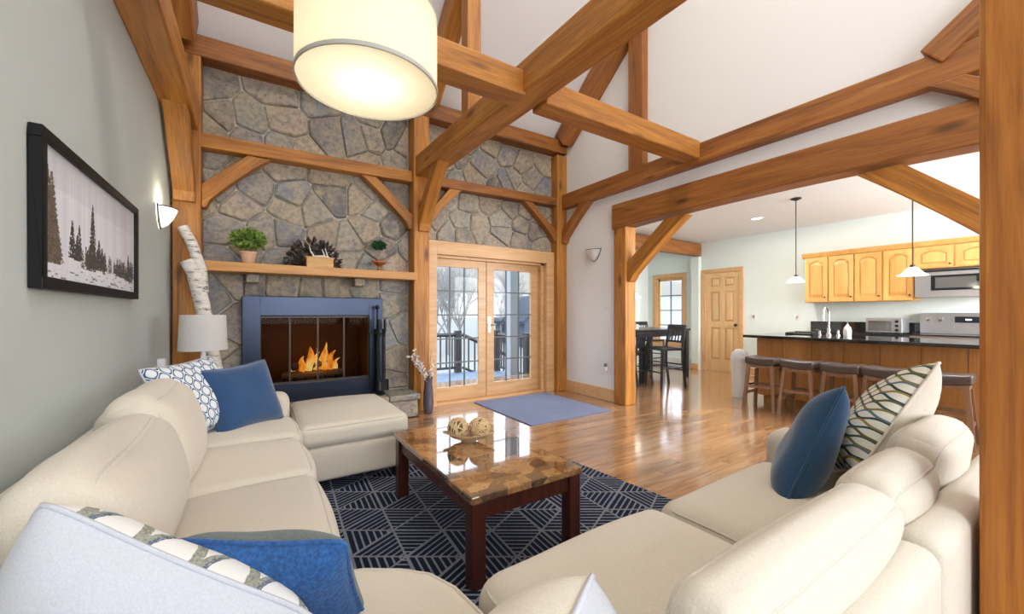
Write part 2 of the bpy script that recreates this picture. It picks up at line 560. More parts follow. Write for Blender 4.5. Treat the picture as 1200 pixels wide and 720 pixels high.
# ------------------------------------------------------------------ mesh helpers
class MB:
    def __init__(self):
        self.v, self.f, self.uv = [], [], {}

    def add(self, verts, faces, mat=None):
        n = len(self.v)
        for p in verts:
            p = Vector(p)
            self.v.append(tuple(mat @ p) if mat else tuple(p))
        self.f += [tuple(i + n for i in f) for f in faces]
        return n

    def box(self, x0, x1, y0, y1, z0, z1, mat=None):
        v = [(x, y, z) for x in (x0, x1) for y in (y0, y1) for z in (z0, z1)]
        self.add(v, [(0, 1, 3, 2), (4, 6, 7, 5), (0, 4, 5, 1), (2, 3, 7, 6), (0, 2, 6, 4), (1, 5, 7, 3)], mat)
        return self

    def tube(self, pts, radii, seg=8, caps=True, closed=False):
        pts = [Vector(p) for p in pts]
        if not hasattr(radii, '__len__'):
            radii = [radii] * len(pts)
        n = len(pts)
        base = len(self.v)
        prev = None
        for i, p in enumerate(pts):
            if closed:
                t = pts[(i + 1) % n] - pts[i - 1]
            else:
                t = pts[min(i + 1, n - 1)] - pts[max(i - 1, 0)]
            t = t.normalized() if t.length > 1e-9 else Vector((0, 0, 1))
            if prev is None:
                a = Vector((0, 0, 1)) if abs(t.z) < .9 else Vector((1, 0, 0))
                u = t.cross(a).normalized()
            else:
                u = (prev - t * prev.dot(t))
                u = u.normalized() if u.length > 1e-6 else t.orthogonal().normalized()
            w = t.cross(u)
            prev = u
            for k in range(seg):
                a = 2 * PI * k / seg
                self.v.append(tuple(p + (u * math.cos(a) + w * math.sin(a)) * radii[i]))
        for i in range(n if closed else n - 1):
            j = (i + 1) % n
            for k in range(seg):
                k2 = (k + 1) % seg
                self.f.append((base + i * seg + k, base + i * seg + k2, base + j * seg + k2, base + j * seg + k))
        if caps and not closed:
            self.f.append(tuple(base + k for k in reversed(range(seg))))
            self.f.append(tuple(base + (n - 1) * seg + k for k in range(seg)))
        return self

    def lathe(self, prof, seg=24, loc=(0, 0, 0), sx=1, sy=1, closed_ends=True):
        base = len(self.v)
        for r, z in prof:
            for k in range(seg):
                a = 2 * PI * k / seg
                self.v.append((loc[0] + r * sx * math.cos(a), loc[1] + r * sy * math.sin(a), loc[2] + z))
        for i in range(len(prof) - 1):
            for k in range(seg):
                k2 = (k + 1) % seg
                self.f.append((base + i * seg + k, base + i * seg + k2, base + (i + 1) * seg + k2, base + (i + 1) * seg + k))
        if closed_ends:
            if prof[0][0] > 1e-6:
                self.f.append(tuple(base + k for k in reversed(range(seg))))
            if prof[-1][0] > 1e-6:
                self.f.append(tuple(base + (len(prof) - 1) * seg + k for k in range(seg)))
        return self

    def prism(self, poly, o, u, w, d):
        """polygon (2D) at origin o spanned by u, w and extruded by vector d"""
        o, u, w, d = Vector(o), Vector(u), Vector(w), Vector(d)
        b = [o + u * a + w * c for a, c in poly]
        n = len(b)
        self.add(b + [p + d for p in b],
                 [tuple(reversed(range(n))), tuple(range(n, 2 * n))] + [(i, (i + 1) % n, (i + 1) % n + n, i + n) for i in range(n)])
        return self

    def build(self, name, mat, parent=None, smooth=False, bevel=0.0, origin=None, fix=True):
        me = bpy.data.meshes.new(name)
        vv = self.v
        if origin is not None:
            o = Vector(origin)
            vv = [tuple(Vector(p) - o) for p in vv]
        me.from_pydata(vv, [], self.f)
        if fix:
            bm = bmesh.new()
            bm.from_mesh(me)
            bmesh.ops.remove_doubles(bm, verts=bm.verts, dist=1e-5)
            bmesh.ops.recalc_face_normals(bm, faces=bm.faces)
            bm.to_mesh(me)
            bm.free()
        return link_mesh(name, me, mat, parent, smooth, bevel, origin)


def link_mesh(name, me, mat, parent=None, smooth=False, bevel=0.0, origin=None):
    if isinstance(mat, str):
        mat = M[mat]
    if mat and not me.materials:
        me.materials.append(mat)
    if smooth:
        for p in me.polygons:
            p.use_smooth = True
    o = bpy.data.objects.new(name, me)
    COL.objects.link(o)
    if origin is not None:
        o.location = origin
    if parent is not None:
        o.parent = parent
    if bevel:
        b = o.modifiers.new('bevel', 'BEVEL')
        b.width = bevel
        b.segments = 2
        b.limit_method = 'ANGLE'
        b.angle_limit = R(40)
        b.harden_normals = False
    return o


def auto_smooth(o, ang=40):
    me = o.data
    for p in me.polygons:
        p.use_smooth = True
    bm = bmesh.new()
    bm.from_mesh(me)
    for e in bm.edges:
        if len(e.link_faces) == 2 and e.calc_face_angle(0) > R(ang):
            e.smooth = False
    bm.to_mesh(me)
    bm.free()
    return o


def tag(o, label=None, cat=None, group=None, kind=None):
    if label: o['label'] = label
    if cat: o['category'] = cat
    if group: o['group'] = group
    if kind: o['kind'] = kind
    return o


def thing(name, label, cat, loc=(0, 0, 0), rz=0.0, group=None, kind=None):
    o = bpy.data.objects.new(name, None)
    o.empty_display_size = .1
    COL.objects.link(o)
    o.location = loc
    o.rotation_euler = (0, 0, rz)
    return tag(o, label, cat, group, kind)


def struct(name, loc=(0, 0, 0)):
    return thing(name, None, None, loc, kind='structure')


def copy_tree(o, parent=None):
    c = o.copy()
    COL.objects.link(c)
    c.parent = parent
    for ch in [x for x in bpy.data.objects if x.parent == o]:
        copy_tree(ch, c)
    return c


def box_obj(name, x0, x1, y0, y1, z0, z1, mat, parent=None, bevel=0.0):
    return MB().box(x0, x1, y0, y1, z0, z1).build(name, mat, parent, bevel=bevel)


def local_box(name, sx, sy, sz, center, rot, mat, parent=None, bevel=0.0):
    o = MB().box(-sx / 2, sx / 2, -sy / 2, sy / 2, -sz / 2, sz / 2).build(name, mat, parent, bevel=bevel)
    o.location = center
    if rot is not None:
        o.rotation_euler = rot
    return o


def frame_of(d, up=(0, 0, 1)):
    d = Vector(d).normalized()
    up = Vector(up)
    if abs(d.dot(up)) > .98:
        up = Vector((0, 1, 0))
    y = up.cross(d).normalized()
    z = d.cross(y)
    return Matrix((d, y, z)).transposed()


def timber(name, p0, p1, w, h, label, cat='beam', mat='timber', up=(0, 0, 1), bevel=.012, group=None, mark=True, arch=0.0):
    """squared log from p0 to p1; w across, h along 'up'"""
    p0, p1 = Vector(p0), Vector(p1)
    L = (p1 - p0).length
    n = 1 if not arch else 14
    mb = MB()
    for i in range(n + 1):
        t = i / n
        x = L * t
        c = arch * 4 * t * (1 - t)
        mb.v += [(x, -w / 2, -h / 2 + c), (x, w / 2, -h / 2 + c), (x, w / 2, h / 2), (x, -w / 2, h / 2)]
    for i in range(n):
        a, b = i * 4, i * 4 + 4
        mb.f += [(a + k, a + (k + 1) % 4, b + (k + 1) % 4, b + k) for k in range(4)]
    mb.f += [(3, 2, 1, 0), tuple(n * 4 + k for k in range(4))]
    o = mb.build(name, mat, bevel=bevel)
    o.matrix_world = Matrix.Translation(p0) @ frame_of(p1 - p0, up).to_4x4()
    return tag(o, label, cat, group)


def brace(name, org, u, zl, zh, hi, ho, zt, label, w=.12, mat='timber', curve=.02, down=False):
    """knee brace: prism in the plane of u and z. org is the post face (x, y); zl, zh the foot on the post,
    hi, ho the reach of the head along u and zt the soffit it runs into"""
    u = Vector((u[0], u[1], 0)).normalized()
    nrm = Vector((-u.y, u.x, 0))
    n = 8
    low = []
    d = Vector((ho, zt - zl)); pn = Vector((-d.y, d.x)).normalized()
    for k in range(n + 1):
        t = k / n
        q = Vector((0, zl)) + d * t + pn * curve * 4 * t * (1 - t)
        low.append((q.x, q.y))
    low[0] = (0, zl); low.insert(1, (.035, zl + .004)) if not down else None
    poly = low + [(hi, zt), (0, zh)]
    L = Vector((hi, zt - zh)).length
    mb = MB()
    mb.prism(poly, Vector((org[0], org[1], 0)) - nrm * w / 2, u, (0, 0, 1), nrm * w)
    ctr = Vector((org[0], org[1], 0)) + u * ho * .5 + Vector((0, 0, (zl + zt) / 2))
    R3 = frame_of(u * ho + Vector((0, 0, zt - zl)))
    inv = R3.transposed()
    mb.v = [tuple(inv @ (Vector(p) - ctr)) for p in mb.v]
    o = mb.build(name, mat, bevel=.007)
    o.matrix_world = Matrix.Translation(ctr) @ R3.to_4x4()
    return tag(o, label, 'knee brace')


def rounded_box(hx, hy, hz, r, bulge=(0, 0, 0), n=10, warp=None):
    """soft cushion block, centred; bulge adds crown to x, y and z faces"""
    h = (hx, hy, hz)
    samp = []
    for k in range(3):
        rr = min(r, h[k] * .98)
        inner = h[k] - rr
        e = [-h[k] + rr * (1 - math.cos(t)) for t in (0, .35, .75, 1.2)]
        mid = [-inner + 2 * inner * i / n for i in range(n + 1)]
        s = e + mid + [-x for x in reversed(e)]
        samp.append(s)
    verts, index, faces = [], {}, []

    def vid(p):
        key = tuple(round(c, 5) for c in p)
        if key in index:
            return index[key]
        q = []
        for k in range(3):
            rr = min(r, h[k] * .98)
            q.append(max(-(h[k] - rr), min(h[k] - rr, p[k])))
        rr = min(r, min(h) * .98)
        d = Vector((p[k] - q[k] for k in range(3)))
        if d.length > 1e-9:
            d = d.normalized() * rr
        c = [max(-(h[k] - rr), min(h[k] - rr, p[k])) + d[k] for k in range(3)]
        nx, ny, nz = (p[k] / h[k] for k in range(3))
        fz = (1 - nx ** 2) * (1 - ny ** 2)
        fx = (1 - ny ** 2) * (1 - nz ** 2)
        fy = (1 - nx ** 2) * (1 - nz ** 2)
        c[2] += bulge[2] * fz * nz
        c[0] += bulge[0] * fx * nx
        c[1] += bulge[1] * fy * ny
        if warp:
            c = warp(c[0], c[1], c[2])
        index[key] = len(verts)
        verts.append(tuple(c))
        return index[key]

    for ax in range(3):
        a, b = (ax + 1) % 3, (ax + 2) % 3
        for sgn in (-1, 1):
            for i in range(len(samp[a]) - 1):
                for j in range(len(samp[b]) - 1):
                    quad = []
                    for di, dj in ((0, 0), (1, 0), (1, 1), (0, 1)):
                        p = [0, 0, 0]
                        p[ax] = sgn * h[ax]
                        p[a] = samp[a][i + di]
                        p[b] = samp[b][j + dj]
                        quad.append(vid(p))
                    if sgn < 0:
                        quad.reverse()
                    if len(set(quad)) > 2:
                        faces.append(tuple(dict.fromkeys(quad)))
    mb = MB()
    mb.add(verts, faces)
    return mb


def rect_loop(hx, hy, r, z, n=5, warp=None, bz=0.0):
    pts = []
    for cx, cy, a0 in ((hx - r, hy - r, 0), (-hx + r, hy - r, 90), (-hx + r, -hy + r, 180), (hx - r, -hy + r, 270)):
        for k in range(n + 1):
            a = R(a0 + 90 * k / n)
            pts.append([cx + r * math.cos(a), cy + r * math.sin(a), z])
    out = []
    m = len(pts)
    for i in range(m):
        p, q = pts[i], pts[(i + 1) % m]
        out.append(p)
        L = math.dist(p, q)
        s = int(L / .06)
        for k in range(1, s):
            t = k / s
            out.append([p[j] + (q[j] - p[j]) * t for j in range(3)])
    if warp:
        out = [warp(*p) for p in out]
    return out


def cushion(name, mat, parent, size, center, rot=(0, 0, 0), r=.05, bulge=(0, 0, .03), warp=None, piping=(1,), plane='z', n=10):
    hx, hy, hz = (s / 2 for s in size)
    mb = rounded_box(hx, hy, hz, r, bulge, n, warp)
    o = mb.build(name, mat, parent, smooth=True)
    o.location = center
    o.rotation_euler = rot
    for s in piping:
        pm = MB()
        if plane == 'z':
            e = r * .24 - .001
            lp = rect_loop(hx - e, hy - e, r, s * (hz - r * .35), warp=warp)
        elif plane == 'y':
            lp = [(a, s * (hy - r * .35), c) for a, c, b in rect_loop(hx - r * .24 + .001, hz - r * .24 + .001, r, 0)]
            if warp: lp = [warp(*p) for p in lp]
        else:
            lp = [(s * (hx - r * .35), a, c) for a, c, b in rect_loop(hy - r * .24 + .001, hz - r * .24 + .001, r, 0)]
            if warp: lp = [warp(*p) for p in lp]
        pm.tube(lp, .0042, 6, closed=True)
        p = pm.build('piping', 'piping', o, smooth=True, fix=False)
    return o


def pillow(name, label, w, h, t, mat_front, mat_back, matrix, pip_mat=None, n=26, pinch=.10, sag=0.0, group=None, rc=.03):
    """knife-edge throw pillow: local x across, y up, +z the front; front, back and piping are parts"""
    root = thing(name, label, 'pillow', group=group)
    root.matrix_world = matrix

    def outline(a, b):
        x = a * (1 - pinch * (1 - b * b) * .9)
        y = b * (1 - pinch * (1 - a * a) * .9)
        return x * (1 - rc * b ** 8) * w / 2, y * (1 - rc * a ** 8) * h / 2

    rnd = random.Random(len(label) * 7)
    ph = [rnd.uniform(0, 6.28) for _ in range(6)]

    def pos(a, b, s):
        x, y = outline(a, b)
        k = max(0, (1 - a ** 4)) ** .55 * max(0, (1 - b ** 4)) ** .55
        z = s * t / 2 * k * (1 + .25 * (1 - b) * .5)
        z += k * .006 * (math.sin(a * 5 + ph[0]) * math.cos(b * 4 + ph[1]))
        y -= sag * (1 - a * a) * (b + 1) / 2 * h
        return x, y, z

    for part, s, mt in (('front_panel', 1, mat_front), ('back_panel', -1, mat_back)):
        me = bpy.data.meshes.new(part)
        vs = [pos(math.sin((2 * i / n - 1) * PI / 2), math.sin((2 * j / n - 1) * PI / 2), s) for j in range(n + 1) for i in range(n + 1)]
        fs = []
        for j in range(n):
            for i in range(n):
                a = j * (n + 1) + i
                q = (a, a + 1, a + n + 2, a + n + 1)
                fs.append(q if s > 0 else q[::-1])
        me.from_pydata(vs, [], fs)
        uvl = me.uv_layers.new(name='UVMap')
        for lp in me.loops:
            x, y, _ = vs[lp.vertex_index]
            uvl.data[lp.index].uv = (x / w + .5, y / h + .5)
        link_mesh(part, me, mt, root, smooth=True)
    lp = []
    m = 24
    for e in range(4):
        for i in range(m):
            q = -1 + 2 * i / m
            a, b = ((q, -1), (1, q), (-q, 1), (-1, -q))[e]
            lp.append(pos(a, b, 1))
    MB().tube(lp, .006, 6, closed=True).build('piping', pip_mat or mat_back, root, smooth=True, fix=False)
    return root


def place(center, xdir, ydir):
    """matrix whose x axis is xdir, y axis (up the pillow) ydir"""
    x = Vector(xdir).normalized()
    y = Vector(ydir)
    y = (y - x * y.dot(x)).normalized()
    z = x.cross(y)
    m = Matrix((x, y, z)).transposed().to_4x4()
    m.translation = Vector(center)
    return m


# ------------------------------------------------------------------ setting: room shell
XL, XR, YF = -.65, 4.05, 4.88          # left wall, gable wall with the arch, stone wall
SLOPE = .80
def ceil_z(y): return 3.87 + SLOPE * (4.85 - y)
YR = 1.0                                # ridge
ZR = ceil_z(YR)
YB = -3.2                               # rear wall
ZB = ZR - SLOPE * (YR - YB)

# floor: sub-floor slab with the boards as pieces
flo = struct('floor')
box_obj('subfloor', XL - .2, 8.3, YB - .2, 6.5, -.12, -.012, 'floor', flo)
rnd = random.Random(4)
PW = .112
board_meshes = {}
def board_mesh(L):
    if L not in board_meshes:
        me_o = MB().box(-L / 2, L / 2, -PW / 2 + .0008, PW / 2 - .0008, -.012, 0)
        me = bpy.data.meshes.new('plank')
        me.from_pydata(me_o.v, [], me_o.f)
        me.materials.append(M['floor'])
        board_meshes[L] = me
    return board_meshes[L]
nb = 0
y = 1.15
LEN = (.9, 1.2, 1.5, 1.8, 2.1)
while y < YF - .1:
    x = 1.0 - rnd.uniform(0, .8) if y < 4.3 else 1.6
    x_end = 6.2 if y < 3.4 else 4.3
    while x < x_end:
        L = rnd.choice(LEN)
        if nb < 250:
            o = bpy.data.objects.new('plank', board_mesh(L))
            COL.objects.link(o)
            o.parent = flo
            o.location = (x + L / 2, y + PW / 2, 0)
            nb += 1
        x += L + .0015
    y += PW
rest = MB()
rows = [(-.6, 1.15, -3.1, 1.0), (1.15, 4.8, -.6, .3), (-3.1, 1.15, 1.0, 6.2)]
def strip(x0, x1, y0, y1):
    y = y0
    while y < y1:
        x = x0 - rnd.uniform(0, .6)
        while x < x1:
            L = rnd.choice(LEN)
            rest.box(max(x, XL + .01), min(x + L, 7.98) - .0015, y + .0008, y + PW - .0008, -.012, -.0005)
            x += L
        y += PW
strip(XL, 8, -3.1, 1.15)
strip(4.35, 8, 3.42, 6.2)
strip(6.3, 8, 1.15, 3.42)
tag(rest.build('plank_field', 'floor', flo, fix=False), kind='stuff')

# walls
wl = struct('wall_left')
box_obj('wall_face', XL - .12, XL, YB, YF + .1, 0, 7.2, 'grey_paint', wl)

wb = struct('wall_fireplace')
FX0, FX1, FZ0, FZ1 = .03, 1.12, .40, 1.20        # firebox opening
w = MB()
w.box(XL, FX0, YF, YF + .12, 0, 3.9)
w.box(FX0, FX1, YF, YF + .12, 0, FZ0)
w.box(FX0, FX1, YF, YF + .12, FZ1, 3.9)
w.box(FX1, 1.86, YF, YF + .12, 0, 3.9)
w.box(1.86, 3.69, YF, YF + .12, 1.95, 3.9)
w.box(3.69, XR + .1, YF, YF + .12, 0, 3.9)
w.build('mortar_bed', 'mortar', wb)

def clip_poly(poly, nx, ny, c):
    out = []
    for i in range(len(poly)):
        p, q = poly[i], poly[(i + 1) % len(poly)]
        dp, dq = nx * p[0] + ny * p[1] - c, nx * q[0] + ny * q[1] - c
        if dp <= 0: out.append(p)
        if (dp < 0 < dq) or (dq < 0 < dp):
            t = dp / (dp - dq)
            out.append((p[0] + (q[0] - p[0]) * t, p[1] + (q[1] - p[1]) * t))
    return out

def voronoi(x0, x1, z0, z1, cell, rg, aspect=1.15):
    nx, nz = max(1, round((x1 - x0) / (cell * aspect))), max(1, round((z1 - z0) / cell))
    pts = []
    for j in range(nz):
        for i in range(nx):
            if rg.random() < .10 and nx * nz > 6: continue
            fx = (i + .5 + (.25 if j % 2 else -.25) + rg.uniform(-.42, .42)) / nx
            fz = (j + .5 + rg.uniform(-.42, .42)) / nz
            pts.append((x0 + fx * (x1 - x0), z0 + fz * (z1 - z0)))
    cells = []
    for p in pts:
        poly = [(x0, z0), (x1, z0), (x1, z1), (x0, z1)]
        for q in pts:
            if q is p: continue
            dx, dz = q[0] - p[0], q[1] - p[1]
            if dx * dx + dz * dz > 4.0: continue
            poly = clip_poly(poly, dx, dz, (q[0] ** 2 + q[1] ** 2 - p[0] ** 2 - p[1] ** 2) / 2)
            if not poly: break
        if len(poly) >= 3:
            cells.append(poly)
    return cells

def stone_piece(poly, yb, parent, rg, depth=.030, gap=.003, name='stone', to=None):
    """one stone: outline rounded and roughened, crowned face towards -y (or via 'to' matrix)"""
    cx = sum(p[0] for p in poly) / len(poly)
    cz = sum(p[1] for p in poly) / len(poly)
    ol = []
    m = len(poly)
    for i in range(m):
        p, q, r_ = poly[i - 1], poly[i], poly[(i + 1) % m]
        for tgt in (p, r_):
            L = math.dist(q, tgt)
            if L < 1e-6: continue
            t = min(.25, .016 / L) if L > .02 else .5
            ol.append((q[0] + (tgt[0] - q[0]) * t, q[1] + (tgt[1] - q[1]) * t))
    def shrink(d, jit):
        res = []
        for (x, z) in ol:
            vx, vz = cx - x, cz - z
            L = math.hypot(vx, vz) or 1
            k = min(d / L * 1.25, .6)
            res.append((x + vx * k + rg.uniform(-jit, jit), z + vz * k + rg.uniform(-jit, jit)))
        return res
    d = depth * rg.uniform(.6, 1.25)
    r0 = shrink(gap, .002)
    r1 = shrink(gap + .005, .003)
    r2 = shrink(gap + .02, .006)
    n = len(ol)
    mb = MB()
    tilt_x, tilt_z = rg.uniform(-.05, .05), rg.uniform(-.05, .05)
    for ring, dy in ((r0, 0), (r1, d - .014), (r2, d)):
        for x, z in ring:
            yy = dy + (tilt_x * (x - cx) + tilt_z * (z - cz) + rg.uniform(-.003, .003) if dy else 0)
            mb.v.append((x - cx, -yy, z - cz))
    mb.v.append((0, -d - rg.uniform(.0, .008), 0))
    for k in range(2):
        for i in range(n):
            j = (i + 1) % n
            mb.f.append((k * n + i, k * n + j, (k + 1) * n + j, (k + 1) * n + i))
    for i in range(n):
        mb.f.append((2 * n + i, 2 * n + (i + 1) % n, 3 * n))
    o = mb.build(name, 'stone', parent, fix=True)
    if to is None:
        o.location = (cx, yb, cz)
    return o, cx, cz

rg = random.Random(11)
regions = [
    (-.44, 1.60, 2.83, 3.62, .26), (-.44, 1.60, 1.66, 2.83, .25),       # left bay above the mantel
    (-.44, -.10, .28, 1.66, .24), (1.25, 1.60, .28, 1.66, .24), (-.10, 1.25, 1.36, 1.66, .26),  # around the fireplace
    (1.82, 3.88, 2.83, 3.64, .27), (1.82, 3.88, 2.13, 2.83, .25),      # right bay above the doors
]
for x0, x1, z0, z1, cell in regions:
    for poly in voronoi(x0, x1, z0, z1, cell, rg):
        stone_piece(poly, YF, wb, rg)

wr = struct('wall_right')
w = MB()
w.box(XR, XR + .15, 3.66, YF + .1, 0, 2.6)
w.box(XR, XR + .15, YB, .1, 0, 2.6)
# gable above the opening
w.prism([(YB, 2.6), (YF + .1, 2.6), (YF + .1, ceil_z(YF + .1)), (YR, ZR), (YB, ZB)], (XR, 0, 0), (0, 1, 0), (0, 0, 1), (.15, 0, 0))
w.build('wall_face', 'white_paint', wr)

ws = struct('wall_rear')
w = MB()
w.box(XL, -.2, YB - .12, YB, 0, ZB); w.box(3.6, XR, YB - .12, YB, 0, ZB)
w.box(-.2, 3.6, YB - .12, YB, 0, .9); w.box(-.2, 3.6, YB - .12, YB, ZB - .2 if ZB < 4.2 else 4.2, ZB + .01)
w.build('wall_face', 'white_paint', ws)

ce = struct('ceiling')
t = .1
w = MB()
w.prism([(YF + .12, ceil_z(YF + .12)), (YR, ZR), (YR, ZR + t), (YF + .12, ceil_z(YF + .12) + t)], (XL - .12, 0, 0), (0, 1, 0), (0, 0, 1), (XR + .15 - XL + .12, 0, 0))
w.prism([(YR, ZR), (YB - .12, ZB - .096), (YB - .12, ZB + t), (YR, ZR + t)], (XL - .12, 0, 0), (0, 1, 0), (0, 0, 1), (XR + .15 - XL + .12, 0, 0))
w.build('ceiling_face', 'ceil_paint', ce)

# kitchen and dining nook
XK, ZK = 8.0, 2.69
wk = struct('wall_kitchen')
w = MB()
w.box(XK, XK + .12, -1.6, 4.10, 0, ZK); w.box(XK, XK + .12, 4.84, 5.36, 0, ZK)
w.box(XK, XK + .12, 4.10, 4.84, 2.06, ZK); w.box(XK, XK + .12, 6.06, 6.4, 0, ZK)
w.box(XK, XK + .12, 5.36, 6.06, 0, .5); w.box(XK, XK + .12, 5.36, 6.06, 2.02, ZK)
w.box(XK - .10, XK, 4.93, 5.10, 0, 2.4)
w.build('wall_face', 'mint_paint', wk)
wk2 = struct('wall_nook')
w = MB()
w.box(5.35, XK + .12, 6.30, 6.42, 0, ZK)
w.box(5.23, 5.35, YF + .12, 6.42, 0, ZK)
w.box(XR + .15, 5.35, YF, YF + .12, 0, ZK)
w.build('wall_face', 'mint_paint', wk2)
wk3 = struct('wall_kitchen_rear')
w = MB()
w.box(XR + .15, 5.3, -1.72, -1.6, 0, ZK); w.box(7.5, XK, -1.72, -1.6, 0, ZK)
w.box(5.3, 7.5, -1.72, -1.6, 0, 1.05); w.box(5.3, 7.5, -1.72, -1.6, 2.35, ZK)
w.build('wall_face', 'mint_paint', wk3)
ck = struct('ceiling')
box_obj('ceiling_face', XR + .15, XK + .12, -1.72, 6.42, ZK, ZK + .08, 'ceil_paint', ck)

# baseboards
def baseboard(name, x0, x1, y0, y1, h=.14):
    o = box_obj(name, x0, x1, y0, y1, 0, h, 'casing', bevel=.006)
    return tag(o, kind='structure')
baseboard('baseboard_right', XR - .022, XR, 3.70, 4.70, .17)
baseboard('baseboard_left', XL, XL + .02, YB, 4.7)
baseboard('baseboard_kitchen', XK - .02, XK, 2.95, 4.06)
baseboard('baseboard_nook', XK - .12, XK - .10, 4.93, 5.10, .12)

# ------------------------------------------------------------------ timber frame
T = timber
T('timber_post', (-.53, 4.80, 0), (-.53, 4.80, 3.62), .21, .20, 'squared orange timber post in the corner left of the stone chimney', 'post')
T('timber_post', (1.71, 4.78, 0), (1.71, 4.78, 3.62), .20, .22, 'squared timber post between the fireplace and the glazed doors', 'post')
T('timber_post', (3.96, 4.80, 0), (3.96, 4.80, 3.62), .19, .20, 'squared timber post in the corner right of the glazed doors', 'post')
T('timber_post', (4.10, 3.60, 0), (4.10, 3.60, 2.34), .20, .20, 'timber post carrying the far left end of the kitchen arch', 'post')
T('timber_post', (4.10, .22, 0), (4.10, .22, 2.34), .20, .20, 'timber post under the near end of the kitchen arch', 'post', mat='timber_dark')
T('timber_post', (1.655, .1, 0), (1.655, .1, 2.86), .21, .21, 'broad smooth oak post standing at the right edge of the picture', 'post', mat='post_oak')
# plates and girts on the stone wall
T('timber_beam', (-.44, 4.79, 2.83), (1.61, 4.79, 2.86), .16, .135, 'horizontal girt across the stone chimney above the mantel', 'beam')
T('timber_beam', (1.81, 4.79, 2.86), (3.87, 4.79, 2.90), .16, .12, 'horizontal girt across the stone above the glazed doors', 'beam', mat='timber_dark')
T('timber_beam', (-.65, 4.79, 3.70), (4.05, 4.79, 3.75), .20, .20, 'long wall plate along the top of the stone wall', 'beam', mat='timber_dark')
# long beams running from the stone wall towards the viewer
T('timber_beam', (-.545, -3.1, 3.03), (-.545, 4.72, 3.03), .21, .26, 'timber plate along the top of the grey left wall', 'beam')
T('timber_beam', (1.86, -.25, 2.98), (1.74, 4.70, 2.98), .22, .24, 'heavy central beam crossing overhead from the middle post', 'beam')
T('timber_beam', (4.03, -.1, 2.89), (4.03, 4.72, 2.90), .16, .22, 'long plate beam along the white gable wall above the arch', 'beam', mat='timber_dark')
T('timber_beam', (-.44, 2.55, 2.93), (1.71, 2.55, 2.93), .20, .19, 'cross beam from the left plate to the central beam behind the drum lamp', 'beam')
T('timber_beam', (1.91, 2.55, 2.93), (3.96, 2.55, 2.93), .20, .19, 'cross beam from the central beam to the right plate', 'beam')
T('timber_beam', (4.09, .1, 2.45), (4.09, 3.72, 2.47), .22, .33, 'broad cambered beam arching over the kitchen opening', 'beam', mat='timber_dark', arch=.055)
T('timber_beam', (4.2, 4.99, 2.54), (7.98, 4.99, 2.54), .16, .25, 'timber header between kitchen and dining nook', 'beam', mat='timber_dark')
# rafters and queen posts
def rafter(x, label, wd=.19, y1=1.05, mt='timber', h=.28):
    n = Vector((0, SLOPE, 1)).normalized()
    a = Vector((x, 4.76, ceil_z(4.76))) - n * (h / 2 + .012)
    b = Vector((x, y1, ceil_z(y1))) - n * (h / 2 + .012)
    T('rafter', a, b, wd, h, label, 'rafter', mat=mt, up=n)
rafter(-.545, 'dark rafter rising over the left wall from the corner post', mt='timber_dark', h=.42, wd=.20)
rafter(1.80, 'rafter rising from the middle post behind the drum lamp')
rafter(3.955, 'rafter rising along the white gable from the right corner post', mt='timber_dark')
T('queen_post', (1.81, 3.55, 3.10), (1.81, 3.55, ceil_z(3.55) - .3), .15, .15, 'slim upright post standing on the central beam under its rafter', 'post')
T('queen_post', (4.00, 3.30, 3.00), (4.00, 3.30, ceil_z(3.30) - .3), .10, .23, 'slim upright post standing on the right plate against the gable', 'post', up=(0, 1, 0), mat='timber_dark')

# braces in the stone wall (all in planes parallel to it)
B = brace
yb = 4.79
B('knee_brace', (-.425, yb), (1, 0), 2.20, 2.42, .36, .56, 2.765, 'curved brace from the left corner post to the chimney girt')
B('knee_brace', (1.61, yb), (-1, 0), 2.22, 2.40, .43, .60, 2.785, 'curved brace from the middle post leftwards to the chimney girt')
B('knee_brace', (1.81, yb), (1, 0), 2.26, 2.44, .30, .47, 2.81, 'short brace from the middle post rightwards over the glazed doors')
B('knee_brace', (3.865, yb), (-1, 0), 2.29, 2.46, .44, .60, 2.83, 'short brace from the right corner post over the glazed doors', mat='timber_dark')
# braces along the beams that run towards the viewer
B('knee_brace', (1.73, 4.67), (0, -1), 2.19, 2.42, .42, .62, 2.865, 'brace from the middle post up to the central overhead beam', .14)
B('knee_brace', (-.545, 4.70), (0, -1), 2.22, 2.45, .36, .56, 2.905, 'brace from the left corner post up to the left wall plate', .16)
B('knee_brace', (4.00, 4.70), (0, -1), 2.26, 2.45, .40, .58, 2.785, 'brace from the right corner post up to the gable plate beam', .12, mat='timber_dark')
B('knee_brace', (4.10, 3.50), (0, -1), 1.60, 1.86, .56, .84, 2.31, 'long curved brace under the far left end of the kitchen arch', .13)
B('knee_brace', (4.10, .32), (0, 1), 1.50, 1.76, .58, .86, 2.31, 'long curved brace under the near right end of the kitchen arch', .13)
B('knee_brace', (4.01, .30), (0, 1), 2.36, 2.56, .28, .46, 2.785, 'short brace beneath the gable plate at its near end', .14, mat='timber_dark')
T('knee_brace', (4.00, .74, 2.98), (4.00, .10, 3.50), .14, .17, 'strut rising from the top of the gable plate at its near end', 'knee brace', mat='timber_dark')

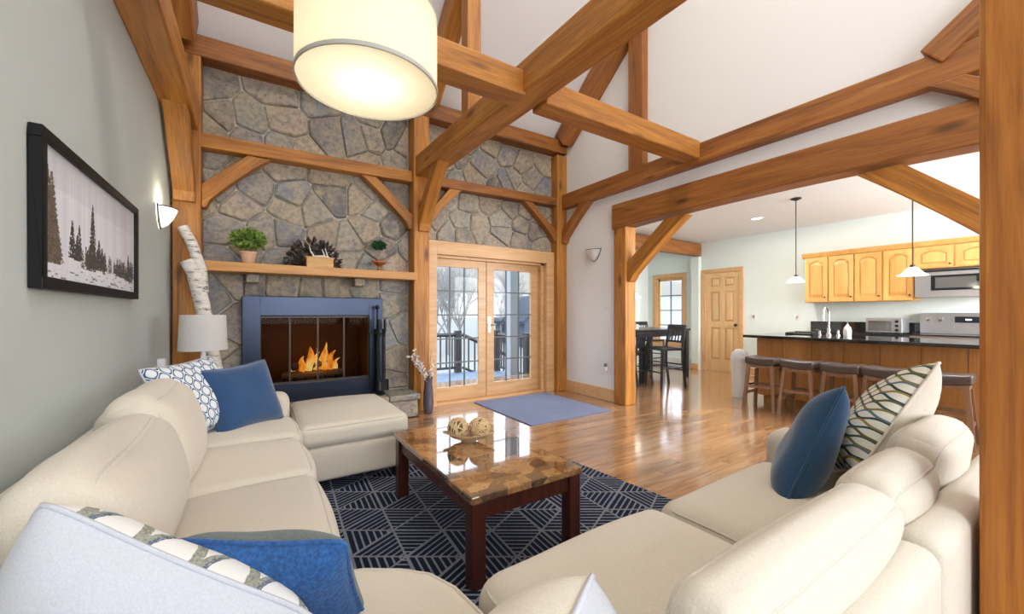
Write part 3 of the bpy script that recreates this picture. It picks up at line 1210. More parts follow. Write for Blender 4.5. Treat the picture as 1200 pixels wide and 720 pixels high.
# ------------------------------------------------------------------ glazed terrace doors
d1 = struct('door_1')
YD = 4.96
c = MB()
c.box(1.82, 1.95, 4.78, YF + .005, 0, 2.13); c.box(3.72, 3.865, 4.78, YF + .005, 0, 2.13)
c.box(1.95, 3.72, 4.78, YF + .005, 1.955, 2.13)
c.build('door_casing', 'casing', d1, bevel=.006)
c = MB()
c.box(1.86, 1.90, YF - .02, YF + .16, 0, 1.96); c.box(3.67, 3.73, YF - .02, YF + .16, 0, 1.96)
c.box(1.86, 3.73, YF - .02, YF + .16, 1.925, 1.97); c.box(1.86, 3.73, YF - .04, YF + .18, 0, .03)
c.build('door_jamb', 'casing', d1)
def glazed_leaf(x0, x1, gx0, gx1):
    gz0, gz1 = .205, 1.82
    m = MB()
    m.box(x0, gx0, YD - .022, YD + .022, .03, 1.925); m.box(gx1, x1, YD - .022, YD + .022, .03, 1.925)
    m.box(gx0, gx1, YD - .022, YD + .022, .03, gz0); m.box(gx0, gx1, YD - .022, YD + .022, gz1, 1.925)
    leaf = m.build('door_leaf', 'casing', d1, bevel=.004)
    gr = MB()
    nx, nz = 3, 5
    for i in range(1, nx):
        x = gx0 + (gx1 - gx0) * i / nx
        gr.box(x - .008, x + .008, YD - .010, YD + .010, gz0, gz1)
    for j in range(1, nz):
        z = gz0 + (gz1 - gz0) * j / nz
        gr.box(gx0, gx1, YD - .0102, YD + .0102, z - .008, z + .008)
    gr.build('muntin', 'muntin', leaf)
    pw, ph = (gx1 - gx0) / nx - .016, (gz1 - gz0) / nz - .016
    pm = MB().box(-pw / 2, pw / 2, -.003, .003, -ph / 2, ph / 2)
    me = bpy.data.meshes.new('pane')
    me.from_pydata(pm.v, [], pm.f)
    me.materials.append(M['glass'])
    for i in range(nx):
        for j in range(nz):
            o = bpy.data.objects.new('pane', me)
            COL.objects.link(o)
            o.parent = leaf
            o.location = (gx0 + (gx1 - gx0) * (i + .5) / nx, YD, gz0 + (gz1 - gz0) * (j + .5) / nz)
    return leaf
glazed_leaf(1.90, 2.755, 1.99, 2.64)
lf = glazed_leaf(2.765, 3.67, 2.88, 3.545)
hd = MB().box(2.785, 2.825, YD - .028, YD - .018, .92, 1.14)
hd.tube([(2.805, YD - .03, 1.03), (2.805, YD - .075, 1.03), (2.89, YD - .08, 1.03)], .009, 8)
hd.build('door_handle', 'chrome', lf, smooth=False)

# ------------------------------------------------------------------ kitchen door, nook window
d2 = struct('door_2')
c = MB()
c.box(XK - .025, XK, 4.05, 4.13, 0, 2.03); c.box(XK - .025, XK, 4.83, 4.91, 0, 2.03); c.box(XK - .025, XK, 4.05, 4.91, 2.031, 2.11)
box_obj('door_backing', XK + .05, XK + .11, 4.08, 4.88, -.01, 2.08, 'pine_door', d2)  # unseen panel added to block outside light at the door gap
c.build('door_casing', 'casing', d2, bevel=.004)
c = MB()
XD = XK + .02
stiles = [(4.13, 4.24), (4.43, 4.53), (4.72, 4.83)]
for a, b_ in stiles: c.box(XD - .02, XD + .02, a, b_, .002, 2.03)
for z0, z1 in ((.002, .24), (.90, 1.02), (1.64, 1.74), (1.92, 2.03)): c.box(XD - .0195, XD + .0195, 4.13, 4.83, z0, z1)
leaf = c.build('door_leaf', 'pine_door', d2)
for y0, y1 in ((4.24, 4.43), (4.53, 4.72)):
    for z0, z1 in ((.24, .90), (1.02, 1.64), (1.74, 1.92)):
        p = MB()
        p.box(XD + .006, XD + .016, y0, y1, z0, z1)
        e = .028
        v = [(XD + .006, y0 + .012, z0 + .012), (XD + .006, y1 - .012, z0 + .012), (XD + .006, y1 - .012, z1 - .012), (XD + .006, y0 + .012, z1 - .012),
             (XD - .015, y0 + e + .012, z0 + e + .012), (XD - .015, y1 - e - .012, z0 + e + .012), (XD - .015, y1 - e - .012, z1 - e - .012), (XD - .015, y0 + e + .012, z1 - e - .012)]
        p.add(v, [(0, 1, 5, 4), (1, 2, 6, 5), (2, 3, 7, 6), (3, 0, 4, 7), (4, 5, 6, 7)])
        p.build('raised_panel', 'pine_door', leaf, fix=False)
kn = MB().lathe([(.0, .0), (.02, .002), (.012, .012), (.010, .03), (.026, .04), (.03, .055), (.018, .066), (0, .068)], 16)
ko = kn.build('door_knob', 'bronze', leaf, smooth=True)
ko.location = (XD - .02, 4.185, .96)
ko.rotation_euler = (0, -PI / 2, 0)

wn1 = struct('window_1')
c = MB()
y0, y1, z0, z1 = 5.36, 6.06, .5, 2.02
c.box(XK - .025, XK, y0 - .085, y0, z0, z1); c.box(XK - .025, XK, y1, y1 + .085, z0, z1)
c.box(XK - .025, XK, y0 - .085, y1 + .085, z1 + .0005, z1 + .08); c.box(XK - .04, XK, y0 - .085, y1 + .085, z0 - .08, z0)
c.build('window_casing', 'casing', wn1, bevel=.004)
c = MB()
c.box(XK, XK + .12, y0, y0 + .02, z0, z1); c.box(XK, XK + .12, y1 - .02, y1, z0, z1); c.box(XK, XK + .12, y0, y1, z0, z0 + .02); c.box(XK, XK + .12, y0, y1, z1 - .02, z1)
c.build('window_jamb', 'casing', wn1)
s = MB()
sx = XK + .07
for a, b_, cc, dd in ((y0 + .02, y0 + .07, z0 + .02, z1 - .02), (y1 - .07, y1 - .02, z0 + .02, z1 - .02)): s.box(sx - .02, sx + .02, a, b_, cc, dd)
s.box(sx - .02, sx + .02, y0 + .02, y1 - .02, z0 + .02, z0 + .08); s.box(sx - .02, sx + .02, y0 + .02, y1 - .02, z1 - .08, z1 - .02)
sash = s.build('sash', 'casing', wn1)
gy0, gy1, gz0, gz1 = y0 + .07, y1 - .07, z0 + .08, z1 - .08
g = MB()
g.box(sx - .012, sx + .012, (gy0 + gy1) / 2 - .01, (gy0 + gy1) / 2 + .01, gz0, gz1)
for j in range(1, 4):
    z = gz0 + (gz1 - gz0) * j / 4
    g.box(sx - .0121, sx + .0121, gy0, gy1, z - .01, z + .01)
g.build('muntin', 'muntin', sash)
for i in range(2):
    for j in range(4):
        a0 = gy0 + (gy1 - gy0) * i / 2; c0 = gz0 + (gz1 - gz0) * j / 4
        box_obj('pane', sx - .003, sx + .003, a0 + .01, a0 + (gy1 - gy0) / 2 - .01, c0 + .01, c0 + (gz1 - gz0) / 4 - .01, 'glass', sash)

# ------------------------------------------------------------------ fireplace
hearth = thing('hearth', 'raised stone hearth running along the foot of the chimney', 'hearth')
rg = random.Random(5)
hs = MB()
HX0, HX1, HY = -.43, 1.62, 4.46
hs.box(HX0 + .04, HX1 - .04, HY + .05, YF - .005, 0, .20)
hs.build('hearth_core', 'mortar', hearth)
xs = [HX0, .02, .42, .86, 1.26, HX1]
for a, b_ in zip(xs[:-1], xs[1:]):
    local_box('hearth_slab', b_ - a - .008, YF - HY - .012, .065, ((a + b_) / 2, (HY + YF) / 2 - .004, .232), None, 'stone', hearth, bevel=.012)
for poly in voronoi(HX0 + .02, HX1 - .02, .0, .195, .19, rg, 1.7):
    stone_piece(poly, HY + .05, hearth, rg, depth=.035)
for poly in voronoi(HY + .05, YF - .01, .0, .195, .19, rg, 1.3):
    o, cx, cz = stone_piece(poly, 0, hearth, rg, depth=.03)
    o.location = (HX1 - .04, cx, cz)
    o.rotation_euler = (0, 0, PI / 2)

fp = thing('fireplace', 'blue-black steel framed fireplace with glass doors set in the stone', 'fireplace')
SX0, SX1, SZ0, SZ1 = -.11, 1.26, .268, 1.37
m = MB()
yf0, yf1 = 4.755, YF
m.box(SX0, FX0 + .01, yf0, yf1, SZ0, SZ1); m.box(FX1 - .01, SX1, yf0, yf1, SZ0, SZ1)
m.box(FX0 + .01, FX1 - .01, yf0, yf1, FZ1 - .03, SZ1); m.box(FX0 + .01, FX1 - .01, yf0, yf1, SZ0, FZ0 + .055)
m.build('steel_surround', 'blue_steel', fp, bevel=.006)
m = MB()
t = .012
a0, a1, c0, c1 = FX0 + .012, FX1 - .012, FZ0 + .055, FZ1 - .032
m.box(a0, a1, 4.79, 4.81, c0, c0 + .02); m.box(a0, a1, 4.79, 4.81, c1 - .02, c1)
for k in range(5):
    x = a0 + (a1 - a0) * k / 4
    m.box(x - .008, x + .008, 4.788, 4.812, c0, c1)
dfm = m.build('door_frame', 'bronze', fp)
for k in range(4):
    x = a0 + (a1 - a0) * k / 4
    box_obj('glass_door', x + .009, x + (a1 - a0) / 4 - .009, 4.797, 4.803, c0 + .021, c1 - .021, 'smoked', fp)
m = MB()
m.box(a0, a1, 5.32, 5.36, .36, 1.25)
m.box(a0 - .04, a0, 4.82, 5.36, .36, 1.25); m.box(a1, a1 + .04, 4.82, 5.36, .36, 1.25)
m.box(a0 - .04, a1 + .04, 4.82, 5.36, .33, .39); m.box(a0 - .04, a1 + .04, 4.82, 5.36, 1.22, 1.26)
m.build('firebox', 'firebrick', fp)
gr = thing('fire_grate', 'black iron grate holding the burning logs', 'grate', (.56, 5.02, .39))
m = MB()
for k in range(7):
    x = -.30 + .1 * k
    m.tube([(x, -.16, .12), (x, -.14, .05), (x, .16, .05), (x, .18, .14)], .009, 6)
m.tube([(-.34, -.1, .045), (.34, -.1, .045)], .009, 6); m.tube([(-.34, .12, .045), (.34, .12, .045)], .009, 6)
for x in (-.28, .28):
    for y in (-.1, .12): m.tube([(x, y, .0), (x, y, .045)], .009, 6)
m.build('grate_bar', 'black_metal', gr)
rl = random.Random(8)
for i, (p, q, r_, lab) in enumerate([((.24, 4.96, .50), (.88, 4.98, .505), .048, 'charred log lying at the front of the fire grate'),
                                 ((.28, 5.10, .50), (.86, 5.13, .505), .05, 'charred log lying at the back of the fire grate'),
                                 ((.34, 4.99, .60), (.78, 5.10, .615), .042, 'charred log laid across the other two logs in the flames')]):
    m = MB()
    p, q = Vector(p), Vector(q)
    m.tube([p.lerp(q, k / 6) + Vector((0, rl.uniform(-.006, .006), rl.uniform(-.006, .006))) for k in range(7)], [r_ * rl.uniform(.9, 1.08) for _ in range(7)], 10)
    tag(m.build('firewood_log', 'char_log', smooth=False, origin=p), lab, 'log')
fire = thing('fire', 'orange and yellow flames burning on the logs in the fireplace', 'fire', (.56, 5.03, .55))
for k, (fx, fy, fh, fr_) in enumerate([(-.13, -.06, .20, .06), (-.06, -.03, .32, .075), (.02, 0, .24, .05), (.10, -.05, .17, .05), (.17, -.03, .26, .065), (.23, .0, .15, .04), (.075, .03, .37, .045), (-.2, .02, .12, .045), (.13, .05, .3, .05)]):
    m = MB()
    ph = rl.uniform(0, 6)
    pts = [(fx + .035 * math.sin(ph + t * 4) * t + .05 * t * t, fy, fh * .85 * t) for t in [i / 9 for i in range(10)]]
    rad = [fr_ * (.55 + .9 * t) * (1 - t) ** .9 * .95 + .001 for t in [i / 9 for i in range(10)]]
    m.tube(pts, rad, 8)
    m.build('flame', 'flame', fire, smooth=True)
point_light('fire_glow', (.56, 4.96, .70), 5, (1.0, .45, .12), .12)

mt = thing('mantel_shelf', 'long plain oak mantel shelf across the stone chimney', 'shelf')
box_obj('shelf_board', -.445, 1.61, 4.56, YF - .055, 1.59, 1.68, 'mantel', mt, bevel=.006)
for x in (-.02, .99):
    local_box('corbel', .11, .15, .085, (x, 4.765, 1.545), None, 'stone', mt, bevel=.012)

# things on the mantel
rl = random.Random(21)
def leaf_cloud(name, mat, parent, n, c, rx, ry, rz, size, rnd_, zmin=-9):
    mb = MB()
    for _ in range(n):
        while True:
            d = Vector((rnd_.gauss(0, 1), rnd_.gauss(0, 1), rnd_.gauss(0, 1))).normalized()
            rr = rnd_.uniform(.35, 1.0) ** .6
            p = Vector((d.x * rx * rr, d.y * ry * rr, d.z * rz * rr))
            if p.z > zmin: break
        p = Vector(c) + p
        t = (d + Vector((rnd_.uniform(-.7, .7), rnd_.uniform(-.7, .7), rnd_.uniform(-.3, .8)))).normalized()
        u = t.orthogonal().normalized()
        u.rotate(Matrix.Rotation(rnd_.uniform(0, 6.28), 3, t))
        s = size * rnd_.uniform(.6, 1.25)
        w_ = t.cross(u) * s * .12
        mb.add([p - t * s * .5, p + u * s * .28 + w_, p + t * s * .55, p - u * s * .28 + w_], [(0, 1, 2), (0, 2, 3)])
    return tag(mb.build(name, mat, parent, fix=False), kind='stuff')

fern = thing('potted_plant', 'bushy bright green plant in a pale terracotta pot on the mantel', 'plant', (-.055, 4.68, 1.68))
MB().lathe([(.042, 0), (.05, .005), (.066, .10), (.072, .102), (.072, .118), (.062, .118), (.058, .095), (0, .095)], 20).build('pot', 'terracotta', fern, smooth=True)
MB().lathe([(.06, .096), (0, .104)], 16, closed_ends=False).build('soil', 'soil', fern)
sm = MB()
for k in range(9):
    a = k * .7
    sm.tube([(.01 * math.cos(a), .01 * math.sin(a), .1), (.05 * math.cos(a), .04 * math.sin(a), .17), (.10 * math.cos(a), .06 * math.sin(a), .24)], .003, 4)
sm.build('stem', 'stem', fern)
leaf_cloud('foliage', 'leaf', fern, 640, (.005, 0, .245), .155, .095, .10, .052, rl)

wre = thing('cone_wreath', 'dark brown half-round spray of cone scales leaning on the stone', 'wreath', (.535, 4.78, 1.68))
wre.scale = (1.0, 1.0, 1.18)
m = MB()
for ring, n_ in ((.05, 9), (.10, 15), (.15, 20), (.20, 24), (.235, 24)):
    for k in range(n_):
        a = PI * (k + rl.uniform(-.3, .3)) / (n_ - 1)
        d = Vector((math.cos(a), rl.uniform(-.45, -.05), math.sin(a) * .88))
        p = Vector((math.cos(a) * ring * 1.0, -.02 - .05 * rl.random(), max(.005, math.sin(a) * ring * .93)))
        d = (d + Vector((rl.uniform(-.4, .4), rl.uniform(-.3, 0), rl.uniform(-.2, .4)))).normalized()
        u = d.orthogonal().normalized()
        u.rotate(Matrix.Rotation(rl.uniform(0, 6), 3, d))
        w_ = d.cross(u)
        s = rl.uniform(.055, .085)
        m.add([p, p + d * s * .5 + u * s * .42, p + d * s, p + d * s * .5 - u * s * .42, p + d * s * .45 + w_ * s * .16], [(0, 1, 4), (1, 2, 4), (2, 3, 4), (3, 0, 4), (0, 3, 2, 1)])
tag(m.build('cone_scale', 'pine_scale', wre, fix=False), kind='stuff')
MB().lathe([(.0, -.01), (.21, 0), (.21, .012), (0, .022)], 20).build('backing', 'pine_scale', wre).rotation_euler = (PI / 2, 0, 0)
wre.children[-1].location = (0, .0, .0)
# keep the round backing above the shelf: a half disc
bk = [c for c in bpy.data.objects if c.parent == wre and c.name.startswith('backing')][0]
bm = bmesh.new(); bm.from_mesh(bk.data)
bmesh.ops.bisect_plane(bm, geom=bm.verts[:] + bm.edges[:] + bm.faces[:], plane_co=(0, .003, 0), plane_no=(0, -1, 0), clear_outer=True)
bm.to_mesh(bk.data); bm.free()

bx = thing('gilded_box', 'small golden wooden box in front of the dark cone spray', 'box', (.575, 4.65, 1.68))
bx.scale = (1.22, 1.1, 1.1)
m = MB()
m.box(-.105, .105, -.05, -.04, 0, .09); m.box(-.105, .105, .04, .05, 0, .09); m.box(-.105, -.095, -.04, .04, 0, .10); m.box(.095, .105, -.04, .04, 0, .10); m.box(-.095, .095, -.04, .04, 0, .01)
m.build('box_body', 'gilt_box', bx, bevel=.002)
m = MB()
m.box(-.112, .112, -.056, -.038, .085, .098); m.box(-.112, .112, .038, .056, .085, .098)
m.build('rim', 'mantel', bx)
m = MB()
rl2 = random.Random(2)
for k in range(11):
    x = -.08 + .016 * k
    m.lathe([(0, -.003), (.011, 0), (.007, .006), (0, .008)], 7, (0, 0, 0)) if False else m.box(x - .006, x + .006, -.054, -.049, .025 + .02 * (k % 2), .06 + .012 * (k % 3))
m.build('carving', 'gilt_box', bx)
an = MB()
an.tube([(-.06, 0, .105), (-.02, -.01, .112), (.03, .0, .115), (.085, .0, .108)], [.007, .008, .008, .006], 7)
an.tube([(-.045, 0, .108), (-.075, -.005, .15), (-.085, -.005, .19)], [.007, .006, .002], 6)
an.tube([(.045, 0, .112), (.03, 0, .15), (.02, .005, .175)], [.007, .005, .002], 6)
an.tube([(.07, 0, .11), (.055, -.01, .15), (.045, -.01, .185)], [.006, .005, .002], 6)
tag(an.build('antler', 'antler', smooth=True, origin=(0, 0, .1)), 'pale forked antler lying across the golden box', 'antler')
bpy.data.objects['antler'].location = (.575, 4.65, 1.785)
bpy.data.objects['antler'].scale = (1.15, 1.1, 1.3)

topi = thing('bonsai', 'small dark green clipped plant on a thin stem in a rust bowl', 'plant', (1.20, 4.68, 1.68))
MB().lathe([(.035, 0), (.04, .0), (.036, .012), (.014, .03), (.014, .055), (.045, .075), (.082, .095), (.086, .115), (.074, .115), (0, .105)], 20).build('bowl', 'rust_pot', topi, smooth=True)
MB().tube([(0, 0, .10), (-.03, 0, .15), (.008, 0, .20), (-.015, 0, .27)], [.006, .005, .004, .004], 6).build('stem', 'stem', topi)
leaf_cloud('foliage', 'leaf_dark', topi, 420, (0, 0, .30), .085, .065, .052, .034, rl)

# fire tools on the hearth
ft = thing('tool_stand', 'black iron fire tool stand at the right of the fireplace', 'tool stand', (1.175, 4.655, .265))
m = MB().lathe([(.085, 0), (.09, .01), (.07, .025), (.02, .03), (0, .03)], 16)
m.build('base', 'black_metal', ft)
m = MB().tube([(0, 0, .02), (0, 0, .98)], .010, 8)
m.lathe([(0, .97), (.02, .98), (.026, 1.0), (.018, 1.02), (0, 1.03)], 12)
m.tube([(-.09, 0, .70), (.09, 0, .70)], .008, 6); m.tube([(0, -.07, .70), (0, .07, .70)], .008, 6)
m.build('post', 'black_metal', ft)
tools = [(-.085, 0, 'poker', 'black iron poker hanging left on the tool stand'), (.085, 0, 'ash_shovel', 'black iron ash shovel hanging right on the tool stand'), (0, -.07, 'hearth_brush', 'black hearth brush hanging at the front of the tool stand')]
for dx, dy, nm, lab in tools:
    m = MB()
    m.tube([(0, 0, .10), (0, 0, .72)], .007, 6)
    m.lathe([(0, .70), (.014, .71), (.017, .80), (.012, .86), (0, .87)], 10)
    if nm == 'poker':
        m.tube([(0, 0, .12), (0, 0, .05), (.02, 0, .07)], [.008, .006, .003], 6)
    elif nm == 'ash_shovel':
        m.box(-.04, .04, -.004, .004, .04, .17); m.box(-.04, -.034, -.02, .004, .04, .17); m.box(.034, .04, -.02, .004, .04, .17)
    else:
        m.lathe([(.025, .05), (.034, .06), (.028, .16), (.012, .18), (0, .18)], 12)
    tag(m.build(nm, 'black_metal', origin=(0, 0, 0)), lab, 'fire tool')
    bpy.data.objects[nm].location = (1.175 + dx, 4.655 + dy, .265)
kl = thing('log_holder', 'tall slim black cylinder standing beside the fireplace doors', 'log holder', (1.215, 4.72, .265))
MB().lathe([(.05, 0), (.052, .005), (.052, .70), (.058, .71), (.058, .75), (.05, .75), (.045, .71), (.04, .02), (0, .02)], 18).build('holder_body', 'blue_steel', kl, smooth=False)
MB().lathe([(.054, .66), (.06, .665), (.06, .685), (.054, .69)], 18).build('band', 'black_metal', kl)

# vase with dry flowers beside the hearth
va = thing('vase', 'tall smoky vase standing on the floor between hearth and glazed doors', 'vase', (1.735, 4.52, 0))
MB().lathe([(.045, 0), (.05, .01), (.062, .12), (.058, .26), (.046, .36), (.05, .42), (.055, .43), (.046, .42), (.040, .36), (0, .30)], 20).build('vase_body', 'vase', va, smooth=True)
fl = thing('dried_flowers', 'dry white blossom sprays and thin grasses in the smoky vase', 'flowers', (1.735, 4.52, .36))
m = MB(); pt = MB()
rl = random.Random(17)
for k, (dx, dy, hh) in enumerate([(-.20, -.02, .30), (-.15, .0, .34), (-.12, -.04, .22), (-.02, .0, .42), (.01, .02, .46), (.03, -.02, .38), (.05, .0, .2)]):
    pts = [(dx * t ** 1.6, dy * t, -.05 + (hh + .05) * t) for t in [i / 6 for i in range(7)]]
    m.tube(pts, .003, 5)
    if dx < -.1 or k == 6:
        for q in range(34):
            t = .35 + .65 * q / 26
            c = Vector((dx * t ** 1.6, dy * t, -.05 + (hh + .05) * t)) + Vector((rl.uniform(-.02, .02), rl.uniform(-.02, .02), rl.uniform(-.02, .02)))
            d = Vector((rl.uniform(-1, 1), rl.uniform(-1, 1), rl.uniform(-1, 1))).normalized()
            u = d.orthogonal().normalized() * .02
            w_ = d.cross(u)
            pt.add([c, c + u + d * .012, c + d * .03, c - u + d * .012, c + w_ + d * .012], [(0, 1, 2, 4), (0, 4, 2, 3), (0, 1, 2, 3)])
m.build('stem', 'stem', fl)
tag(pt.build('blossom', 'petal', fl, fix=False), kind='stuff')

# birch log leaning in the corner
bi = thing('birch_branch', 'forked white birch log leaning in the corner beside the chimney', 'log', (-.25, 4.52, .265))
p0 = Vector((0, 0, .03)); p1 = Vector((-.150, -.02, 1.02)); p2 = Vector((-.29, .0, 1.70))
m = MB()
pts = [p0, p0.lerp(p1, .35) + Vector((.01, 0, 0)), p0.lerp(p1, .7), p1, p1.lerp(p2, .4), p1.lerp(p2, .55) + Vector((-.03, 0, 0))]
m.tube(pts, [.056, .054, .056, .06, .058, .054], 12)
m.build('trunk', 'birch', bi, smooth=True)
m = MB()
m.tube([p1 + Vector((.0, .0, .1)), p1.lerp(p2, .45) + Vector((.055, .02, 0)), p1.lerp(p2, .8) + Vector((.035, .02, 0)), p2 + Vector((.0, .02, 0))], [.05, .044, .043, .042], 12)
m.build('side_branch', 'birch', bi, smooth=True)
e = p1.lerp(p2, .55) + Vector((-.03, 0, 0))
dv = (pts[-1] - pts[-2]).normalized()
MB().tube([e, e + dv * .004], .049, 12).build('cut_end', 'cut_wood', bi)

# ------------------------------------------------------------------ floor coverings
o = MB().box(-1.06, 1.06, -1.15, 1.15, 0, .012).build('area_rug', 'rug', bevel=.003)
o.location = (1.10, 2.15, 0.0005)
o.rotation_euler = (0, 0, R(6.0))
tag(o, 'dark navy rug with pale hatched triangles under the coffee table', 'rug')
o = MB().box(-.605, .605, -.66, .66, 0, .010).build('doormat', 'mat_blue', bevel=.003)
o.location = (3.06, 4.08, 0.0005)
tag(o, 'large plain blue mat on the floor inside the glazed doors', 'mat')

# ------------------------------------------------------------------ seating
def foot(parent, x, y):
    MB().box(x - .025, x + .025, y - .025, y + .025, .0125, .085).build('foot', 'black_wood', parent)

def soft_box(name, x0, x1, y0, y1, z0, z1, parent, r=.05, bulge=(0, 0, 0), mat='cream', n=6):
    mb = rounded_box((x1 - x0) / 2, (y1 - y0) / 2, (z1 - z0) / 2, r, bulge, n)
    o = mb.build(name, mat, parent, smooth=True)
    o.location = ((x0 + x1) / 2, (y0 + y1) / 2, (z0 + z1) / 2)
    return o

def slump(seed, amp=.02):
    rr = random.Random(seed)
    a, b_, c_, d_ = (rr.uniform(0, 6.28) for _ in range(4))
    def f(x, y, z):
        s = amp * (math.sin(5.1 * x + a) * math.cos(4.3 * y + b_) + .5 * math.sin(9 * y + c_) * math.sin(7 * x + d_))
        return [x + s * .5, y + s * .5 * math.sin(6 * z + a), z + s]
    return f

# left sofa along the grey wall
so = thing('sectional_sofa', 'long cream sofa section along the grey left wall facing right', 'sofa')
soft_box('sofa_base', -.625, .20, 1.27, 3.50, .085, .32, so, .03)
soft_box('back_frame', -.635, -.50, 1.27, 3.50, .10, .69, so, .05)
soft_box('arm', -.60, .215, 3.31, 3.51, .10, .615, so, .07)
ys = [1.27, 2.03, 2.70, 3.305]
for k in range(3):
    cushion('seat_cushion', 'cream', so, (.78, ys[k + 1] - ys[k] - .006, .17), (-.155, (ys[k] + ys[k + 1]) / 2, .385), r=.055, bulge=(.025, .0, .03), warp=slump(30 + k, .007))
for k, (a, b_, hh) in enumerate(((1.27, 2.07, .37), (2.04, 2.72, .43))):
    cushion('back_cushion', 'cream', so, (.22, b_ - a, hh), (-.365, (a + b_) / 2, .435 + hh / 2), rot=(0, -R(13), 0), r=.09, bulge=(.06, .02, .04), warp=slump(50 + k, .02), plane='x', piping=(1,))
for x in (-.56, .12):
    for y in (1.36, 3.4): foot(so, x, y)

# corner seat nearest the viewer
co = thing('corner_seat', 'cream corner seat of the sectional directly below the viewer', 'sofa')
poly = [(-.61, .26), (.465, .26), (.478, .55), (.478, .88), (.462, 1.0), (.425, 1.09), (.36, 1.155), (.27, 1.215), (.20, 1.24), (-.61, 1.24)]
o = MB().prism(poly, (0, 0, .30), (1, 0, 0), (0, 1, 0), (0, 0, .16)).build('seat_cushion', 'cream', co, bevel=.035)
o.modifiers[0].segments = 4
for p in o.data.polygons: p.use_smooth = True
pp = []
for i in range(len(poly)):
    a, b_ = Vector(poly[i]), Vector(poly[(i + 1) % len(poly)])
    for k in range(max(1, int((b_ - a).length / .08))):
        q = a.lerp(b_, k / max(1, int((b_ - a).length / .08)))
        pp.append((q.x - .004 * (1 if q.x > 0 else -1), q.y - .004, .447))
MB().tube(pp, .006, 6, closed=True).build('piping', 'piping', o, smooth=True, fix=False)
pin = [(x - .02 if x > 0 else x, y - .03 if y > .6 else y) for x, y in poly]
MB().prism(pin, (0, 0, .085), (1, 0, 0), (0, 1, 0), (0, 0, .213)).build('sofa_base', 'cream', co, bevel=.015)
soft_box('back_frame', -.635, -.50, .22, 1.25, .10, .72, co, .05)
soft_box('back_frame', -.495, .47, .155, .285, .10, .62, co, .05)
for x, y in ((-.55, .3), (.4, .32), (-.55, 1.15), (.2, 1.1)): foot(co, x, y)

# right side of the sectional: two modules with their backs to the viewer
def module(label, x0, x1, arm, splits, seed):
    t_ = thing('sofa_module', label, 'sofa')
    xi = x1 - (.22 if arm else 0)
    soft_box('sofa_base', x0, xi, .26, .975, .085, .31, t_, .03)
    soft_box('back_frame', x0, x1, .218, .315, .10, .675, t_, .04)
    cushion('seat_cushion', 'cream', t_, (xi - x0 - .004, .68, .18), ((x0 + xi) / 2, .665, .385), r=.075, bulge=(0, .03, .05), warp=slump(seed, .007))
    if arm:
        soft_box('arm', xi + .002, x1, .36, 1.0, .10, .615, t_, .07)
    for k, (a, b_, hh, dz, dy) in enumerate(splits):
        cushion('back_cushion', 'cream', t_, (b_ - a, .135, hh), ((a + b_) / 2, .372 + dy, .462 + hh / 2 - .01 + dz), rot=(R(12), 0, 0), r=.05, bulge=(.008, .03, .03), warp=slump(seed + 9 + k, .010), plane='y', piping=(-1, 1))
    for x in (x0 + .06, x1 - .06):
        for y in (.32, .9): foot(t_, x, y)
    return t_
module('cream armless sofa section at the bottom right, back to the viewer', .505, 1.29, False, [(.55, 1.295, .315, 0, 0)], 3)
module('cream sofa section with right arm, holding two leaning pillows', 1.305, 2.36, True, [(1.33, 1.74, .32, .0, .02), (1.75, 2.20, .36, .0, .02)], 7)

# ottoman
ot = thing('ottoman', 'rectangular cream ottoman between the left sofa and the hearth', 'ottoman')
soft_box('ottoman_base', .245, .945, 2.87, 3.77, .085, .312, ot, .025)
cushion('seat_cushion', 'cream', ot, (.715, .925, .15), (.595, 3.32, .388), r=.05, bulge=(.005, .005, .03), warp=slump(77, .004))
for x in (.31, .88):
    for y in (2.94, 3.7): foot(ot, x, y)

# throw pillows
pillow('throw_pillow', 'white pillow with navy lattice print at the far end of the left sofa', .46, .46, .15, 'print_ogee', 'pillow_white',
       place((-.30, 2.99, .705), (.58, .74, .05), (-.42, .16, .86)), 'pillow_white')
pillow('throw_pillow', 'plain navy blue pillow propped against the far arm of the left sofa', .43, .43, .16, 'navy', 'navy',
       place((-.06, 3.08, .665), (.77, .56, .06), (-.28, .24, .93)))
pillow('throw_pillow', 'large white pillow printed with grey triangles, seen from behind at bottom left', .58, .52, .24, 'print_triangle', 'pillow_white',
       place((-.20, 1.095, .49), (-.79, .43, .44), (.33, -.36, .87)), 'pillow_white', pinch=.05, rc=.045)
pillow('throw_pillow', 'bright blue woven pillow on the corner seat at bottom left', .40, .34, .14, 'grey_green', 'denim',
       place((.045, 1.105, .545), (-.83, .55, 0), (-.1, -.42, .86)), 'denim', rc=.06)
pillow('throw_pillow', 'plain cream pillow with a pointed corner at the bottom centre of the picture', .42, .40, .30, 'cream', 'pillow_white',
       place((.33, .48, .52), (-.86, -.5, 0), (.1, -.22, .97)), 'pillow_white', pinch=.05)
pillow('throw_pillow', 'slate blue velvet pillow standing on the right sofa section', .44, .50, .145, 'teal', 'teal',
       place((1.89, .70, .66), (-.88, -.40, .25), (.46, -.20, .86)))
pillow('throw_pillow', 'cream pillow with green and gold wavy print leaning behind the slate blue one', .46, .52, .17, 'print_wave', 'cream',
       place((2.16, .555, .74), (-.82, -.46, .34), (.42, -.37, .84)), 'cream')

